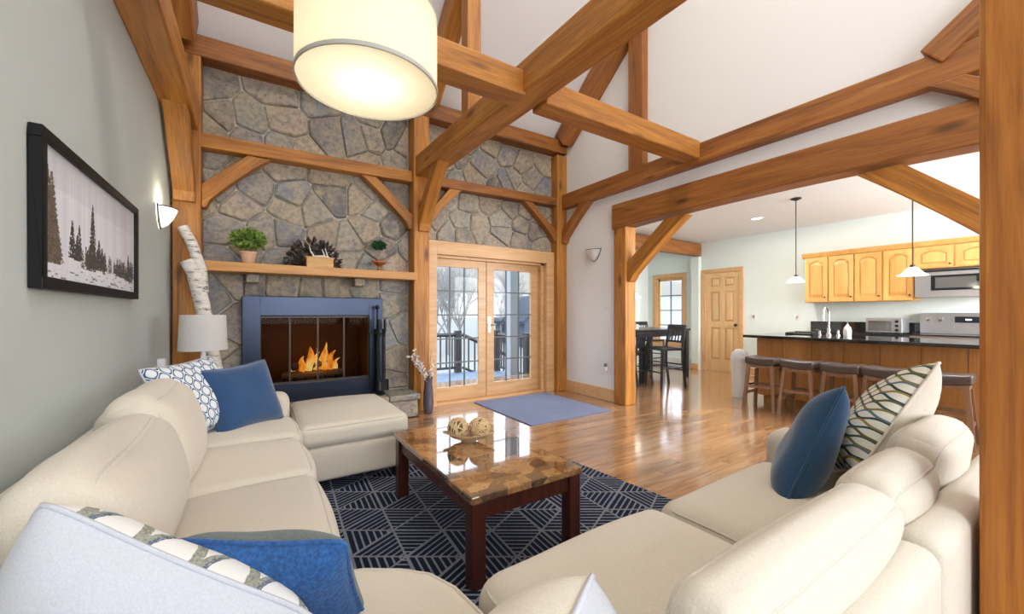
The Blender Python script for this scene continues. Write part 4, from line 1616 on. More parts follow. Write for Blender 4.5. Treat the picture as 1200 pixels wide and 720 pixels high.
# ------------------------------------------------------------------ coffee table
ct = thing('coffee_table', 'low dark wood coffee table with a glossy brown marble top', 'table', (1.078, 2.05, 0))
tw, tl = .315, .555
MB().box(-tw, tw, -tl, tl, .386, .42).build('tabletop', 'marble', ct, bevel=.006)
m = MB()
e = .025
m.box(-tw + e, tw - e, -tl + e, -tl + e + .02, .305, .386); m.box(-tw + e, tw - e, tl - e - .02, tl - e, .305, .386)
m.box(-tw + e, -tw + e + .02, -tl + e, tl - e, .305, .386); m.box(tw - e - .02, tw - e, -tl + e, tl - e, .305, .386)
m.build('apron', 'cherry', ct)
for sx in (-1, 1):
    for sy in (-1, 1):
        x, y = sx * (tw - .042), sy * (tl - .042)
        MB().box(x - .034, x + .034, y - .034, y + .034, .0125, .386).build('leg', 'cherry', ct, bevel=.004)

bo = thing('bowl', 'pale oval wooden bowl with two handles on the coffee table', 'bowl', (1.09, 2.17, .4205))
MB().lathe([(.03, 0), (.045, .0), (.05, .008), (.105, .03), (.128, .052), (.124, .054), (.098, .034), (.04, .014), (0, .012)], 24, sy=.72).build('bowl_body', 'bowl', bo, smooth=True)
for s in (-1, 1):
    MB().tube([(s * .12, -.02, .05), (s * .148, -.012, .056), (s * .153, 0, .058), (s * .148, .012, .056), (s * .12, .02, .05)], .006, 6).build('handle', 'bowl', bo, smooth=True)
bo.rotation_euler = (0, 0, -R(32))
for i, (dx, lab) in enumerate(((-.064, 'left of the two woven wicker balls in the bowl'), (.064, 'right of the two woven wicker balls in the bowl'))):
    bx_, by_ = 1.09 + dx * math.cos(R(-32)), 2.17 + dx * math.sin(R(-32))
    b_ = thing('wicker_ball', lab, 'ball', (bx_, by_, .4205 + .080))
    MB().lathe([(.052 * math.sin(PI * k / 8) + 1e-7, -.052 * math.cos(PI * k / 8)) for k in range(9)], 14).build('ball_core', 'stem', b_, smooth=True)
    rr = random.Random(90 + i)
    m = MB()
    for k in range(20):
        ax = Vector((rr.gauss(0, 1), rr.gauss(0, 1), rr.gauss(0, 1))).normalized()
        u = ax.orthogonal().normalized(); w_ = ax.cross(u)
        off = rr.uniform(-.03, .03)
        rad = math.sqrt(.061 ** 2 - off ** 2)
        m.tube([ax * off + (u * math.cos(t) + w_ * math.sin(t)) * rad for t in [2 * PI * q / 18 for q in range(18)]], .0052, 5, closed=True)
    tag(m.build('strand', 'wicker', b_, fix=False), kind='stuff')
    if i == 0: pass

# ------------------------------------------------------------------ lamps
# drum pendant over the coffee table
dp = thing('drum_pendant', 'large glowing cream drum lamp hanging overhead at the top of the picture', 'lamp', (.355, 1.52, 2.03))
rd, hd_ = .246, .27
MB().lathe([(rd, .012), (rd, hd_)], 48, closed_ends=False).build('lamp_shade', 'drum_fabric', dp, smooth=True)
m = MB().lathe([(rd + .003, 0), (rd + .003, .014)], 48, closed_ends=False)
m.lathe([(rd - .002, 0), (rd + .003, 0)], 48, closed_ends=False); m.lathe([(rd + .003, hd_), (rd + .003, hd_ - .01)], 48, closed_ends=False)
m.build('shade_ring', 'shade_trim', dp, smooth=True)
MB().lathe([(0, .006), (rd - .003, .006)], 48, closed_ends=False).build('diffuser', 'diffuser', dp, smooth=True)
m = MB().tube([(0, 0, .22), (0, 0, ceil_z(1.52) - 2.05 + .02)], .007, 8)
for k in range(3):
    a = 2 * PI * k / 3
    m.tube([(0, 0, hd_ - .01), (rd * math.cos(a), rd * math.sin(a), hd_ - .01)], .003, 5)
m.build('hanging_rod', 'pewter', dp)
MB().lathe([(.0, .10), (.02, .11), (.032, .14), (.026, .18), (.015, .21), (.015, .23), (0, .23)], 14).build('bulb', 'frost', dp, smooth=True)
point_light('drum_bulb', (.36, 1.52, 2.03 + .11), 7, (1.0, .87, .62), .02)

# white lamp and side table in the far left corner
st = thing('side_table', 'small dark side table behind the far arm of the left sofa', 'table', (-.335, 3.80, 0))
MB().box(-.22, .22, -.2, .2, .50, .53).build('tabletop', 'cherry', st, bevel=.004)
for sx in (-.19, .19):
    for sy in (-.17, .17): MB().box(sx - .02, sx + .02, sy - .02, sy + .02, 0, .50).build('leg', 'cherry', st)
tl_ = thing('table_lamp', 'white drum shade table lamp on the side table in the left corner', 'lamp', (-.335, 3.86, .53))
MB().lathe([(.075, 0), (.08, .01), (.05, .025), (.035, .06), (.06, .14), (.066, .2), (.045, .27), (.02, .30), (.012, .40), (0, .40)], 20).build('base', 'white_plastic', tl_, smooth=True)
MB().lathe([(.155, .385), (.143, .655)], 32, closed_ends=False).build('lamp_shade', 'lamp_fabric', tl_, smooth=True)
m = MB().tube([(0, 0, .40), (0, 0, .60)], .006, 6)
for k in range(3): m.tube([(0, 0, .6), (.145 * math.cos(k * 2.1), .145 * math.sin(k * 2.1), .64)], .002, 4)
m.build('harp', 'pewter', tl_)

def sconce(loc, rz, label, lit):
    s_ = thing('wall_sconce', label, 'wall lamp', loc, rz)
    seg = 14
    mb = MB()
    prof = [(.004, -.155), (.05, -.13), (.09, -.08), (.118, -.02), (.125, .0)]
    v, f = [], []
    for r_, z in prof:
        for k in range(seg + 1):
            a = -PI / 2 + PI * k / seg
            v.append((r_ * math.cos(a) * .85 + .012, r_ * math.sin(a), z))
    for i in range(len(prof) - 1):
        for k in range(seg):
            f.append((i * (seg + 1) + k, i * (seg + 1) + k + 1, (i + 1) * (seg + 1) + k + 1, (i + 1) * (seg + 1) + k))
    mb.add(v, f)
    mb.build('glass_bowl', 'lit_glass' if lit else 'frost', s_, smooth=True)
    m = MB()
    m.tube([(.012 + .128 * .85 * math.cos(-PI / 2 + PI * k / seg), .128 * math.sin(-PI / 2 + PI * k / seg), .004) for k in range(seg + 1)], .0055, 6)
    m.tube([(.012, y_, z) for y_, z in [(-.140, .014), (-.128, .0), (-.12, -.03), (-.092, -.083), (-.05, -.135), (0, -.162), (.05, -.135), (.092, -.083), (.12, -.03), (.128, 0), (.140, .014)]], .006, 6)
    m.box(0, .012, -.05, .05, -.12, -.02)
    m.build('metal_band', 'pewter', s_)
    return s_
sconce((XL, 4.22, 2.04), 0, 'lit half bowl sconce on the grey wall beside the corner post', True)
point_light('sconce_bulb', (XL + .08, 4.22, 2.07), 3.0, (1.0, .88, .66), .03)
sconce((XR, 4.10, 2.09), PI, 'unlit half bowl sconce on the white wall right of the glazed doors', False)

# ------------------------------------------------------------------ framed picture on the left wall
pic = thing('framed_picture', 'wide black framed print of snowy pine trees on the grey wall', 'picture')
y0, y1, z0, z1 = 2.02, 3.36, 1.285, 1.85
m = MB()
f_ = .04
m.box(XL + .002, XL + .038, y0, y1, z0, z0 + f_); m.box(XL + .002, XL + .038, y0, y1, z1 - f_, z1)
m.box(XL + .002, XL + .038, y0, y0 + f_, z0 + f_, z1 - f_); m.box(XL + .002, XL + .038, y1 - f_, y1, z0 + f_, z1 - f_)
m.build('picture_frame', 'frame_black', pic, bevel=.003)
NX, NZ = 230, 86
rp = random.Random(64)
img = [[(0, 0, 0)] * NX for _ in range(NZ)]
streak = [rp.uniform(-.05, .05) for _ in range(NX)]
for i in range(1, NX): streak[i] = streak[i] * .5 + streak[i - 1] * .5
for j in range(NZ):
    for i in range(NX):
        t_ = j / NZ
        g = .66 + streak[i] * 1.6 + rp.uniform(-.015, .015) + (.06 if t_ < .7 else -.06 * (t_ - .7) / .3 * (1 + 2 * streak[i] * 8))
        hz = .20 - .06 * (i / NX) + .03 * math.sin(i * .05)
        if t_ < hz: g = .74 + rp.uniform(-.03, .03) + streak[i] - (.12 if rp.random() < .12 else 0)
        img[j][i] = (g * 1.10, g * 1.13, g * 1.22)
def ptree(cx, base, top, half, shade, warm, dens=1.0):
    for j in range(max(0, int(base)), min(NZ, int(top))):
        t_ = (j - base) / (top - base)
        hw = half * (1 - t_) ** .8 * (.65 + .45 * abs(math.sin(j * .9 + cx))) + .4
        for i in range(int(cx - hw), int(cx + hw) + 1):
            if 0 <= i < NX and rp.random() < .93 * dens:
                g = shade * rp.uniform(.5, 1.9)
                img[j][i] = (g * (1 + warm), g * (1 + warm * .5), g)
for i in range(60, 130): ptree(rp.uniform(70, 226), 17 - i * .02 + rp.uniform(-2, 2), 17 + rp.uniform(6, 15), rp.uniform(2, 4), .06, .15, .8)
for i in range(14): ptree(-4 + rp.uniform(0, 30), 11 + rp.uniform(0, 6), 74 - i * 3.5, 13, .075, .5)
for cx, b_, tp, hf in ((52, 18, 45, 7), (66, 18, 44, 6), (62, 17, 36, 6), (96, 14, 66, 9), (112, 16, 40, 6), (120, 15, 34, 5), (190, 13, 30, 5), (206, 11, 38, 6), (216, 10, 33, 6), (198, 12, 26, 5), (178, 13, 24, 5)):
    ptree(cx, b_, tp, hf, .045, .12)
for i in range(40):
    j = int(rp.uniform(2, 14)); a = int(rp.uniform(0, NX - 12))
    for q in range(int(rp.uniform(3, 10))): img[j][a + q] = (.25, .24, .23)
me = bpy.data.meshes.new('print')
py0, py1, pz0, pz1 = y0 + f_ - .004, y1 - f_ + .004, z0 + f_ - .004, z1 - f_ + .004
vs = [(XL + .022, py0 + (py1 - py0) * i / NX, pz0 + (pz1 - pz0) * j / NZ) for j in range(NZ + 1) for i in range(NX + 1)]
fs = [(j * (NX + 1) + i, j * (NX + 1) + i + 1, (j + 1) * (NX + 1) + i + 1, (j + 1) * (NX + 1) + i) for j in range(NZ) for i in range(NX)]
me.from_pydata(vs, [], fs)
ca = me.color_attributes.new('ink', 'FLOAT_COLOR', 'CORNER')
buf = []
for j in range(NZ):
    for i in range(NX):
        buf += [*img[j][i], 1.0] * 4
ca.data.foreach_set('color', buf)
pm_, nt, b_ = mat_new('print_ink', (.5, .5, .5), .55)
at = nd(nt, 'ShaderNodeVertexColor', layer_name='ink')
nt.links.new(at.outputs[0], b_.inputs['Base Color'])
link_mesh('print', me, pm_, pic)

# switches and sockets
def wall_plate(name, label, x, y, z, sy, sz, nx):
    t_ = thing(name, label, 'switch' if 'switch' in name else 'socket', (x, y, z))
    local_box('cover_plate', .008, sy, sz, (nx * .0045, 0, 0), None, 'white_plastic', t_, bevel=.002)
    for k in (-1, 1):
        local_box('rocker' if 'switch' in name else 'outlet', .006, .03, .035, (nx * .010, 0 if sy < .1 else k * .025, 0 if 'switch' in name else k * .025), None, 'heater', t_)
    return t_
wall_plate('light_switch', 'white switch plate on the white wall beside the arch post', XR, 3.86, 1.16, .11, .12, -1)
wall_plate('wall_socket', 'white socket low on the white wall beside the arch post', XR, 3.86, .42, .075, .12, -1)
plug = thing('night_light', 'small plug in night light in the low socket by the arch post', 'night light', (XR - .014, 3.86, .44))
local_box('plug_body', .035, .05, .05, (-.018, 0, 0), None, 'white_plastic', plug, bevel=.006)
local_box('plug_shade', .03, .035, .045, (-.02, 0, .048), None, 'pewter', plug, bevel=.004)
wall_plate('light_switch', 'white switch plate on the pale wall right of the panelled door', XK, 3.86, 1.13, .075, .12, -1)
wall_plate('light_switch', 'white switch plate on the kitchen wall left of the upper cabinets', XK, 3.14, 1.13, .09, .12, -1)
wp = thing('wall_box', 'white box on the grey wall above the far end of the sofa', 'thermostat', (XL, 4.18, .77))
local_box('box_body', .05, .10, .13, (.026, 0, 0), None, 'white_plastic', wp, bevel=.006)
local_box('box_face', .006, .07, .09, (.054, 0, 0), None, 'heater', wp, bevel=.002)

# ------------------------------------------------------------------ kitchen
isl = thing('kitchen_island', 'long wood panelled breakfast bar facing the living room', 'island')
IX, IY1, IY0 = 5.75, 2.74, -.45
m = MB()
m.box(IX + .02, 6.50, IY0, IY1 - .02, .09, .865); m.box(IX + .06, 6.44, IY0 + .04, IY1 - .06, 0, .09)
m.build('island_body', 'island_wood', isl)
npn = 10
for k in range(npn):
    a = IY0 + (IY1 - IY0) * k / npn; b_ = IY0 + (IY1 - IY0) * (k + 1) / npn
    box_obj('panel', IX, IX + .02, a + .0025, b_ - .0025, .10, .865, 'island_wood', isl, bevel=.003)
box_obj('end_panel', IX + .02, 6.50, IY1 - .02, IY1, .10, .865, 'island_wood', isl)
tag(box_obj('countertop', IX - .17, 6.58, IY0 - .05, IY1 + .10, .868, .905, 'granite', bevel=.006), 'polished black granite top of the breakfast bar', 'countertop')

fa = thing('kitchen_faucet', 'tall chrome gooseneck tap on the breakfast bar', 'tap', (6.32, 2.12, .905))
m = MB()
m.lathe([(.028, 0), (.028, .02), (.018, .03), (.016, .10), (0, .10)], 14)
m.tube([(0, 0, .08)] + [(-.085 + .085 * math.cos(t), 0, .28 + .09 * math.sin(t)) for t in [PI * k / 10 for k in range(11)]] + [(-.17, 0, .20)], .011, 8)
m.build('spout', 'chrome', fa, smooth=True)
for s in (-1, 1):
    MB().lathe([(.02, 0), (.02, .015), (.012, .025), (.012, .06), (0, .06)], 12, (0, s * .10, 0)).tube([(0, s * .10, .055), (-.045, s * .12, .075)], .007, 6).build('handle', 'chrome', fa, smooth=True)
sb = thing('soap_bottle', 'clear pale soap bottle beside the chrome tap', 'bottle', (6.24, 1.90, .905))
MB().lathe([(.036, 0), (.04, .008), (.042, .08), (.03, .12), (.014, .135), (.014, .15), (0, .15)], 16).build('bottle_body', 'bin_plastic', sb, smooth=True)
MB().tube([(0, 0, .15), (0, 0, .18), (-.035, 0, .182)], .006, 6).build('pump', 'pewter', sb)
tr_ = thing('sink_tray', 'flat black tray at the left end of the breakfast bar', 'tray', (6.38, 2.44, .905))
MB().box(-.13, .13, -.16, .16, 0, .012).box(-.13, .13, -.16, -.15, .012, .025).box(-.13, .13, .15, .16, .012, .025).build('tray_body', 'black_metal', tr_)

bc = thing('base_cabinet', 'wooden base cabinets under the back counter behind the bar', 'cabinet')
box_obj('cabinet_body', 7.42, 7.995, 1.60, 2.90, .09, .865, 'cabinet', bc)
box_obj('toe_kick', 7.48, 7.99, 1.62, 2.88, 0, .09, 'black_wood', bc)
for k in range(3):
    a = 1.60 + 1.30 * k / 3
    d_ = box_obj('door', 7.40, 7.42, a + .01, a + 1.30 / 3 - .01, .12, .68, 'cabinet', bc, bevel=.004)
    d_ = box_obj('drawer', 7.40, 7.42, a + .01, a + 1.30 / 3 - .01, .70, .85, 'cabinet', bc, bevel=.004)
bt = thing('back_counter', 'black granite counter with upstand along the kitchen wall', 'countertop')
box_obj('counter_slab', 7.37, 7.998, 1.595, 2.93, .868, .905, 'granite', bt, bevel=.004)
box_obj('upstand', 7.975, 7.998, 1.595, 2.93, .905, 1.06, 'granite', bt)

ra = thing('range_cooker', 'stainless steel range with black control display under the microwave', 'stove')
ry0, ry1 = .83, 1.585
m = MB(); m.box(7.40, 7.99, ry0, ry1, .05, .90)
m.build('cooker_body', 'steel', ra, bevel=.004)
box_obj('cooktop', 7.38, 7.90, ry0, ry1, .90, .915, 'black_glass', ra, bevel=.003)
box_obj('oven_door', 7.375, 7.40, ry0 + .02, ry1 - .02, .25, .80, 'black_glass', ra, bevel=.004)
MB().tube([(7.345, ry0 + .06, .76), (7.345, ry1 - .06, .76)], .012, 8).build('oven_handle', 'steel', ra)
bg = box_obj('backguard', 7.90, 7.985, ry0, ry1, .915, 1.20, 'steel', ra, bevel=.006)
box_obj('display', 7.894, 7.90, 1.0, 1.25, 1.07, 1.15, 'black_glass', ra)
box_obj('clock', 7.892, 7.894, 1.10, 1.155, 1.10, 1.12, 'led', ra)
for y_ in (1.50, 1.38, .93, .86):
    k_ = MB().lathe([(.026, 0), (.026, .012), (.022, .03), (0, .032)], 14).build('knob', 'chrome', ra, smooth=False)
    k_.location = (7.90, y_, 1.11); k_.rotation_euler = (0, -PI / 2, 0)

mw = thing('microwave', 'stainless steel microwave hung under the cabinets above the range', 'microwave')
box_obj('microwave_body', 7.60, 7.998, .83, 1.575, 1.41, 1.775, 'steel', mw, bevel=.004)
box_obj('door_window', 7.592, 7.60, .98, 1.42, 1.50, 1.70, 'black_glass', mw, bevel=.002)
box_obj('window_mesh', 7.590, 7.592, 1.02, 1.38, 1.53, 1.67, 'oven_glass', mw)
box_obj('control_panel', 7.594, 7.60, .84, .93, 1.43, 1.76, 'black_glass', mw)
MB().tube([(7.57, .955, 1.46), (7.57, .955, 1.73)], .010, 8).build('handle', 'steel', mw)
box_obj('vent_grille', 7.596, 7.60, .84, 1.56, 1.745, 1.772, 'black_metal', mw)

to = thing('toaster_oven', 'silver toaster oven with three knobs on the back counter', 'toaster oven')
box_obj('oven_body', 7.50, 7.83, 1.68, 2.07, .92, 1.13, 'steel', to, bevel=.006)
box_obj('glass_door', 7.494, 7.50, 1.79, 2.04, .945, 1.085, 'oven_glass', to)
MB().tube([(7.475, 1.81, 1.095), (7.475, 2.02, 1.095)], .006, 6).build('door_handle', 'chrome', to)
for z_ in (.96, 1.02, 1.08):
    k_ = MB().lathe([(.02, 0), (.018, .015), (0, .016)], 12).build('knob', 'black_metal', to)
    k_.location = (7.50, 1.735, z_); k_.rotation_euler = (0, -PI / 2, 0)
for y_ in (1.72, 2.03):
    for x_ in (7.53, 7.80): MB().lathe([(.012, .905), (.012, .92)], 8, (x_, y_, 0)).build('foot', 'black_metal', to)

def arch_door(parent, x, y0, y1, z0, z1):
    """raised panel door with an arched top rail"""
    w_ = y1 - y0
    fr_ = .055
    n = 10
    top = [(y0 + fr_ + (w_ - 2 * fr_) * k / n, z1 - fr_ - .045 + .045 * math.sin(PI * k / n)) for k in range(n + 1)]
    m = MB()
    m.box(x - .02, x, y0, y0 + fr_, z0, z1); m.box(x - .02, x, y1 - fr_, y1, z0, z1); m.box(x - .02, x, y0 + fr_, y1 - fr_, z0, z0 + fr_)
    pol = [(y0 + fr_, z1)] + top + [(y1 - fr_, z1)]
    m.prism(pol, (x - .02, 0, 0), (0, 1, 0), (0, 0, 1), (.02, 0, 0))
    d_ = m.build('door', 'cabinet', parent)
    pan = [(y1 - fr_, z0 + fr_)] + list(reversed(top)) + [(y0 + fr_, z0 + fr_)]
    cy, cz = (y0 + y1) / 2, (z0 + z1) / 2
    p = MB()
    k = len(pan)
    for s, dx in ((.999, -.004), (.93, -.004), (.80, -.016)):
        for a, c_ in pan:
            p.v.append((x + dx, cy + (a - cy) * s, cz + (c_ - cz) * (s if abs(z1 - z0) > .4 or s > .9 else s)))
    for q in range(2):
        for i in range(k):
            p.f.append((q * k + i, q * k + (i + 1) % k, (q + 1) * k + (i + 1) % k, (q + 1) * k + i))
    p.f.append(tuple(2 * k + i for i in range(k)))
    p.build('raised_panel', 'cabinet', d_)
    MB().lathe([(.006, 0), (.006, .012), (.013, .018), (.010, .026), (0, .027)], 10).build('knob', 'bronze', d_).matrix_world = Matrix.Translation((x - .02, y0 + .028, z0 + .07 if z1 - z0 > .4 else z0 + .04)) @ Matrix.Rotation(-PI / 2, 4, 'Y')
    return d_
def upper_cabinet(label, y0, y1, z0, z1, split):
    c_ = thing('upper_cabinet', label, 'cabinet')
    box_obj('cabinet_body', 7.672, 7.998, y0 + .001, y1 - .001, z0, z1, 'cabinet', c_)
    for a, b_ in split: arch_door(c_, 7.672, a + .008, b_ - .008, z0 + .012, z1 - .012)
upper_cabinet('honey maple wall cabinet, leftmost pair of arched doors', 2.25, 2.90, 1.37, 2.11, [(2.58, 2.90), (2.25, 2.57)])
upper_cabinet('honey maple wall cabinet between the left pair and the microwave', 1.60, 2.25, 1.37, 2.11, [(1.925, 2.25), (1.60, 1.92)])
upper_cabinet('short honey maple cabinet with arched doors above the microwave', .83, 1.60, 1.80, 2.11, [(1.22, 1.60), (.83, 1.21)])
cr = MB().prism([(7.672, 2.10), (7.652, 2.11), (7.62, 2.165), (7.62, 2.175), (7.998, 2.175), (7.998, 2.10)], (0, .83, 0), (1, 0, 0), (0, 0, 1), (0, 2.10, 0)).build('crown_molding', 'cabinet')
tag(cr, 'maple crown molding along the top of the wall cabinets', 'molding')

# bar stools: one built, four copied
STOOL = (1.0, .84, 1.0)
bs = thing('bar_stool', 'bar stool with brown saddle seat, first from the left at the bar', 'stool', group='stools along the breakfast bar')
sm_ = rounded_box(.15, .205, .046, .028, (0, 0, .0), 8, warp=lambda x, y, z: [x, y, z + .38 * y * y - .006]).build('seat', 'leather', bs, smooth=True)
sm_.location = (0, 0, .60)
box_obj('seat_rail', -.13, .13, -.175, .175, .515, .558, 'stool_wood', bs, bevel=.004)
for sx in (-1, 1):
    for sy in (-1, 1):
        m = MB()
        a, b_ = Vector((sx * .115, sy * .155, .56)), Vector((sx * .165, sy * .205, 0))
        h_ = .019
        m.add([a + Vector(q) for q in ((-h_, -h_, 0), (h_, -h_, 0), (h_, h_, 0), (-h_, h_, 0))] + [b_ + Vector(q) for q in ((-h_, -h_, 0), (h_, -h_, 0), (h_, h_, 0), (-h_, h_, 0))],
              [(0, 1, 2, 3), (7, 6, 5, 4), (0, 4, 5, 1), (1, 5, 6, 2), (2, 6, 7, 3), (3, 7, 4, 0)])
        m.build('leg', 'stool_wood', bs)
for sy in (-1, 1): MB().box(-.145, .145, sy * .187 - .012, sy * .187 + .012, .18, .21).build('stretcher', 'stool_wood', bs)
for sx in (-1, 1): MB().box(sx * .142 - .012, sx * .142 + .012, -.175, .175, .27, .30).build('stretcher', 'stool_wood', bs)
for k, (y_, rz, lab) in enumerate([(2.47, 3, None), (2.06, -2, 'bar stool with brown saddle seat, second from the left at the bar'), (1.67, 2, 'bar stool with brown saddle seat, third from the left behind the slate blue pillow'),
                         (1.31, -3, 'bar stool with brown saddle seat, fourth from the left beside the wavy print pillow'), (.90, 4, 'bar stool with grey brown seat, fifth and nearest the right oak post')]):
    s_ = bs if k == 0 else copy_tree(bs)
    s_.scale = STOOL
    s_.location = (5.37, y_, 0); s_.rotation_euler = (0, 0, R(rz))
    if lab: s_['label'] = lab

wb_ = thing('waste_bin', 'tall white bin with domed lid at the end of the breakfast bar', 'bin', (5.80, 2.99, 0))
wb_.scale = (.86, .86, 1)
MB().lathe([(.105, 0), (.11, .01), (.135, .52), (.135, .54), (0, .54)], 20).build('bin_body', 'bin_plastic', wb_, smooth=False)
MB().lathe([(.139, .535), (.139, .56), (.115, .63), (.06, .68), (0, .69)], 20).build('lid', 'bin_plastic', wb_, smooth=True)

def pendant(name, label, x, y, z_shade, r_, zc, stem='bronze'):
    p = thing(name, label, 'pendant lamp', (x, y, 0))
    MB().lathe([(.0, zc), (.06, zc), (.06, zc - .012), (.02, zc - .03), (0, zc - .03)], 16).build('canopy', stem, p)
    MB().tube([(0, 0, zc - .02), (0, 0, z_shade + r_ * .9)], .006, 8).build('rod', stem, p)
    MB().lathe([(.012, r_ * .95), (.022, r_ * .9), (.024, r_ * .62), (0.018, r_ * .6)], 12, (0, 0, z_shade)).build('socket_cup', stem, p)
    MB().lathe([(.02, r_ * .72), (.04, r_ * .66), (.06, r_ * .45), (.085, r_ * .22), (r_, 0)], 24, (0, 0, z_shade), closed_ends=False).build('lamp_shade', 'lit_glass', p, smooth=True)
    point_light(name + '_bulb', (x, y, z_shade + .015), 4, (1.0, .92, .78), .04)
pendant('pendant_lamp', 'white bell pendant over the bar, left one nearer the panelled door', 5.9, 2.33, 1.60, .10, ZK)
pendant('pendant_lamp', 'white bell pendant over the bar, right one in front of the cabinets', 5.9, 1.24, 1.60, .125, ZK)
pendant('nook_pendant', 'small white pendant over the dining table beside the arch post', 6.08, 5.0, 1.52, .14, ZK - .03) if False else None
np_ = thing('pendant_lamp', 'white pendant over the dining table half hidden by the arch post', 'pendant lamp', (6.46, 5.45, 0))
MB().tube([(0, 0, ZK), (0, 0, 1.74)], .006, 8).build('rod', 'bronze', np_)
MB().lathe([(.02, .13), (.05, .11), (.11, .05), (.16, 0)], 24, (0, 0, 1.50), closed_ends=False).build('lamp_shade', 'lit_glass', np_, smooth=True)
MB().lathe([(.012, .25), (.025, .22), (.025, .12), (.0, .12)], 12, (0, 0, 1.50)).build('socket_cup', 'bronze', np_)
point_light('nook_bulb', (6.46, 5.45, 1.52), 5, (1.0, .93, .8), .05)

for k, (x, y, lab) in enumerate([(6.63, 3.16, 'round recessed ceiling light above the panelled door side of the kitchen'), (6.2, 1.28, 'round recessed ceiling light seen through the right arch brace')]):
    c_ = thing('ceiling_light', lab, 'ceiling light', (x, y, ZK))
    MB().lathe([(.068, -.002), (.095, -.002), (.095, -.010), (.068, -.006)], 24, closed_ends=False).build('trim_ring', 'white_plastic', c_)
    MB().lathe([(0, -.004), (.068, -.004)], 24, closed_ends=False).build('lens', 'can_light', c_)
    d = bpy.data.lights.new('ceiling_light_beam', 'AREA')
    d.shape = 'DISK'; d.size = .13; d.energy = 34; d.color = (1.0, .94, .84)
    lo = bpy.data.objects.new('ceiling_light_beam', d); COL.objects.link(lo); lo.location = (x, y, ZK - .02)

# ------------------------------------------------------------------ dining nook
dt = thing('dining_table', 'tall black dining table in the nook beyond the arch post', 'table', (6.17, 4.90, 0))
MB().box(-.68, .68, -.47, .47, .875, .91).build('tabletop', 'black_wood', dt, bevel=.004)
MB().box(-.62, .62, -.41, .41, .78, .875).build('apron', 'black_wood', dt)
for sx in (-1, 1):
    for sy in (-1, 1): MB().box(sx * .62 - .04, sx * .62 + .04, sy * .41 - .04, sy * .41 + .04, 0, .875).build('leg', 'black_wood', dt, bevel=.004)
dc = thing('dining_chair', 'tall black slat back chair pulled out in front of the dining table', 'chair', group='tall black dining chairs')
MB().box(-.21, .21, -.21, .21, .60, .64).build('seat', 'black_wood', dc, bevel=.006)
for sx in (-1, 1):
    MB().tube([(sx * .19, .20, .62), (sx * .20, .22, 0)], .022, 6).build('leg', 'black_wood', dc)
    MB().tube([(sx * .19, -.25, 1.0), (sx * .19, -.22, .82), (sx * .19, -.19, .62), (sx * .195, -.19, .40), (sx * .20, -.25, 0)], .022, 6).build('leg', 'black_wood', dc)
MB().box(-.19, .19, -.265, -.235, .93, 1.01).build('top_rail', 'black_wood', dc, bevel=.004)
MB().box(-.19, .19, -.215, -.195, .72, .75).build('lower_rail', 'black_wood', dc)
for k in range(5):
    x = -.14 + .07 * k
    MB().tube([(x, -.205, .74), (x, -.225, .84), (x, -.25, .94)], .011, 5).build('slat', 'black_wood', dc)
for (a, b_) in (((-.19, .21, .25), (.19, .21, .25)), ((-.19, .2, .32), (-.19, -.2, .32)), ((.19, .2, .32), (.19, -.2, .32)), ((-.19, -.21, .28), (.19, -.21, .28))):
    MB().tube([a, b_], .012, 6).build('stretcher', 'black_wood', dc)
dc.location = (5.62, 4.10, 0); dc.rotation_euler = (0, 0, R(75))
c2 = copy_tree(dc); c2.location = (7.15, 5.58, 0); c2.rotation_euler = (0, 0, R(178))
c2['label'] = 'tall black slat back chair on the window side of the dining table'
c3 = copy_tree(dc); c3.location = (5.40, 4.56, 0); c3.rotation_euler = (0, 0, R(4)); c3.scale = (1, 1, .86)
c3['label'] = 'tall black slat back chair tucked under the near side of the dining table'
cup = thing('mug', 'small pale mug on the dining table next to the arch post', 'mug', (5.72, 4.75, .91))
MB().lathe([(.03, 0), (.034, .005), (.036, .09), (.032, .09), (.03, .01), (0, .01)], 14).build('mug_body', 'bin_plastic', cup, smooth=True)
MB().tube([(.034, 0, .07), (.058, 0, .065), (.058, 0, .03), (.034, 0, .02)], .005, 6).build('handle', 'bin_plastic', cup)
hb = thing('baseboard_heater', 'long low white heater along the nook window wall', 'heater')
box_obj('heater_body', XK - .07, XK - .002, 5.14, 6.26, .02, .20, 'heater', hb, bevel=.006)
box_obj('heater_slot', XK - .074, XK - .07, 5.16, 6.24, .05, .075, 'black_metal', hb)

# ------------------------------------------------------------------ outdoors
ter = thing('terrace_deck', 'pale blue grey board terrace outside the glazed doors', 'deck')
for k in range(26):
    y_ = 5.20 + k * .145
    box_obj('deck_board', .6, 5.2, y_, y_ + .138, -.28, -.25, 'deck', ter)
box_obj('deck_joist', .6, 5.2, 5.15, 8.95, -.42, -.285, 'rail', ter)
def railing(label, p, q, zb0, zb1, npost=(1, 1)):
    r_ = thing('deck_railing', label, 'railing')
    p, q = Vector(p), Vector(q)
    L = (q - p).length
    def at(t, z): return (p.x + (q.x - p.x) * t, p.y + (q.y - p.y) * t, zb0 + (zb1 - zb0) * t + z)
    MB().tube([at(0, .92), at(1, .92)], .045, 4).build('top_rail', 'rail', r_)
    MB().tube([at(0, .12), at(1, .12)], .03, 4).build('bottom_rail', 'rail', r_)
    n = int(L / .15)
    for k in range(1, n):
        MB().tube([at(k / n, .12), at(k / n, .9)], .02, 5).build('baluster', 'rail', r_)
    for t, on in zip((0, 1), npost):
        if on: x, y_, z = at(t, 0); MB().box(x - .07, x + .07, y_ - .07, y_ + .07, z - .25, z + 1.02).build('post', 'rail', r_)
railing('dark railing along the far edge of the terrace, left of its corner post', (1.0, 8.85), (4.15, 8.85), -.25, -.25)
railing('dark stair railing sloping down from the terrace corner post', (4.25, 8.80), (5.6, 8.80), -.25, -.85, (0, 1))
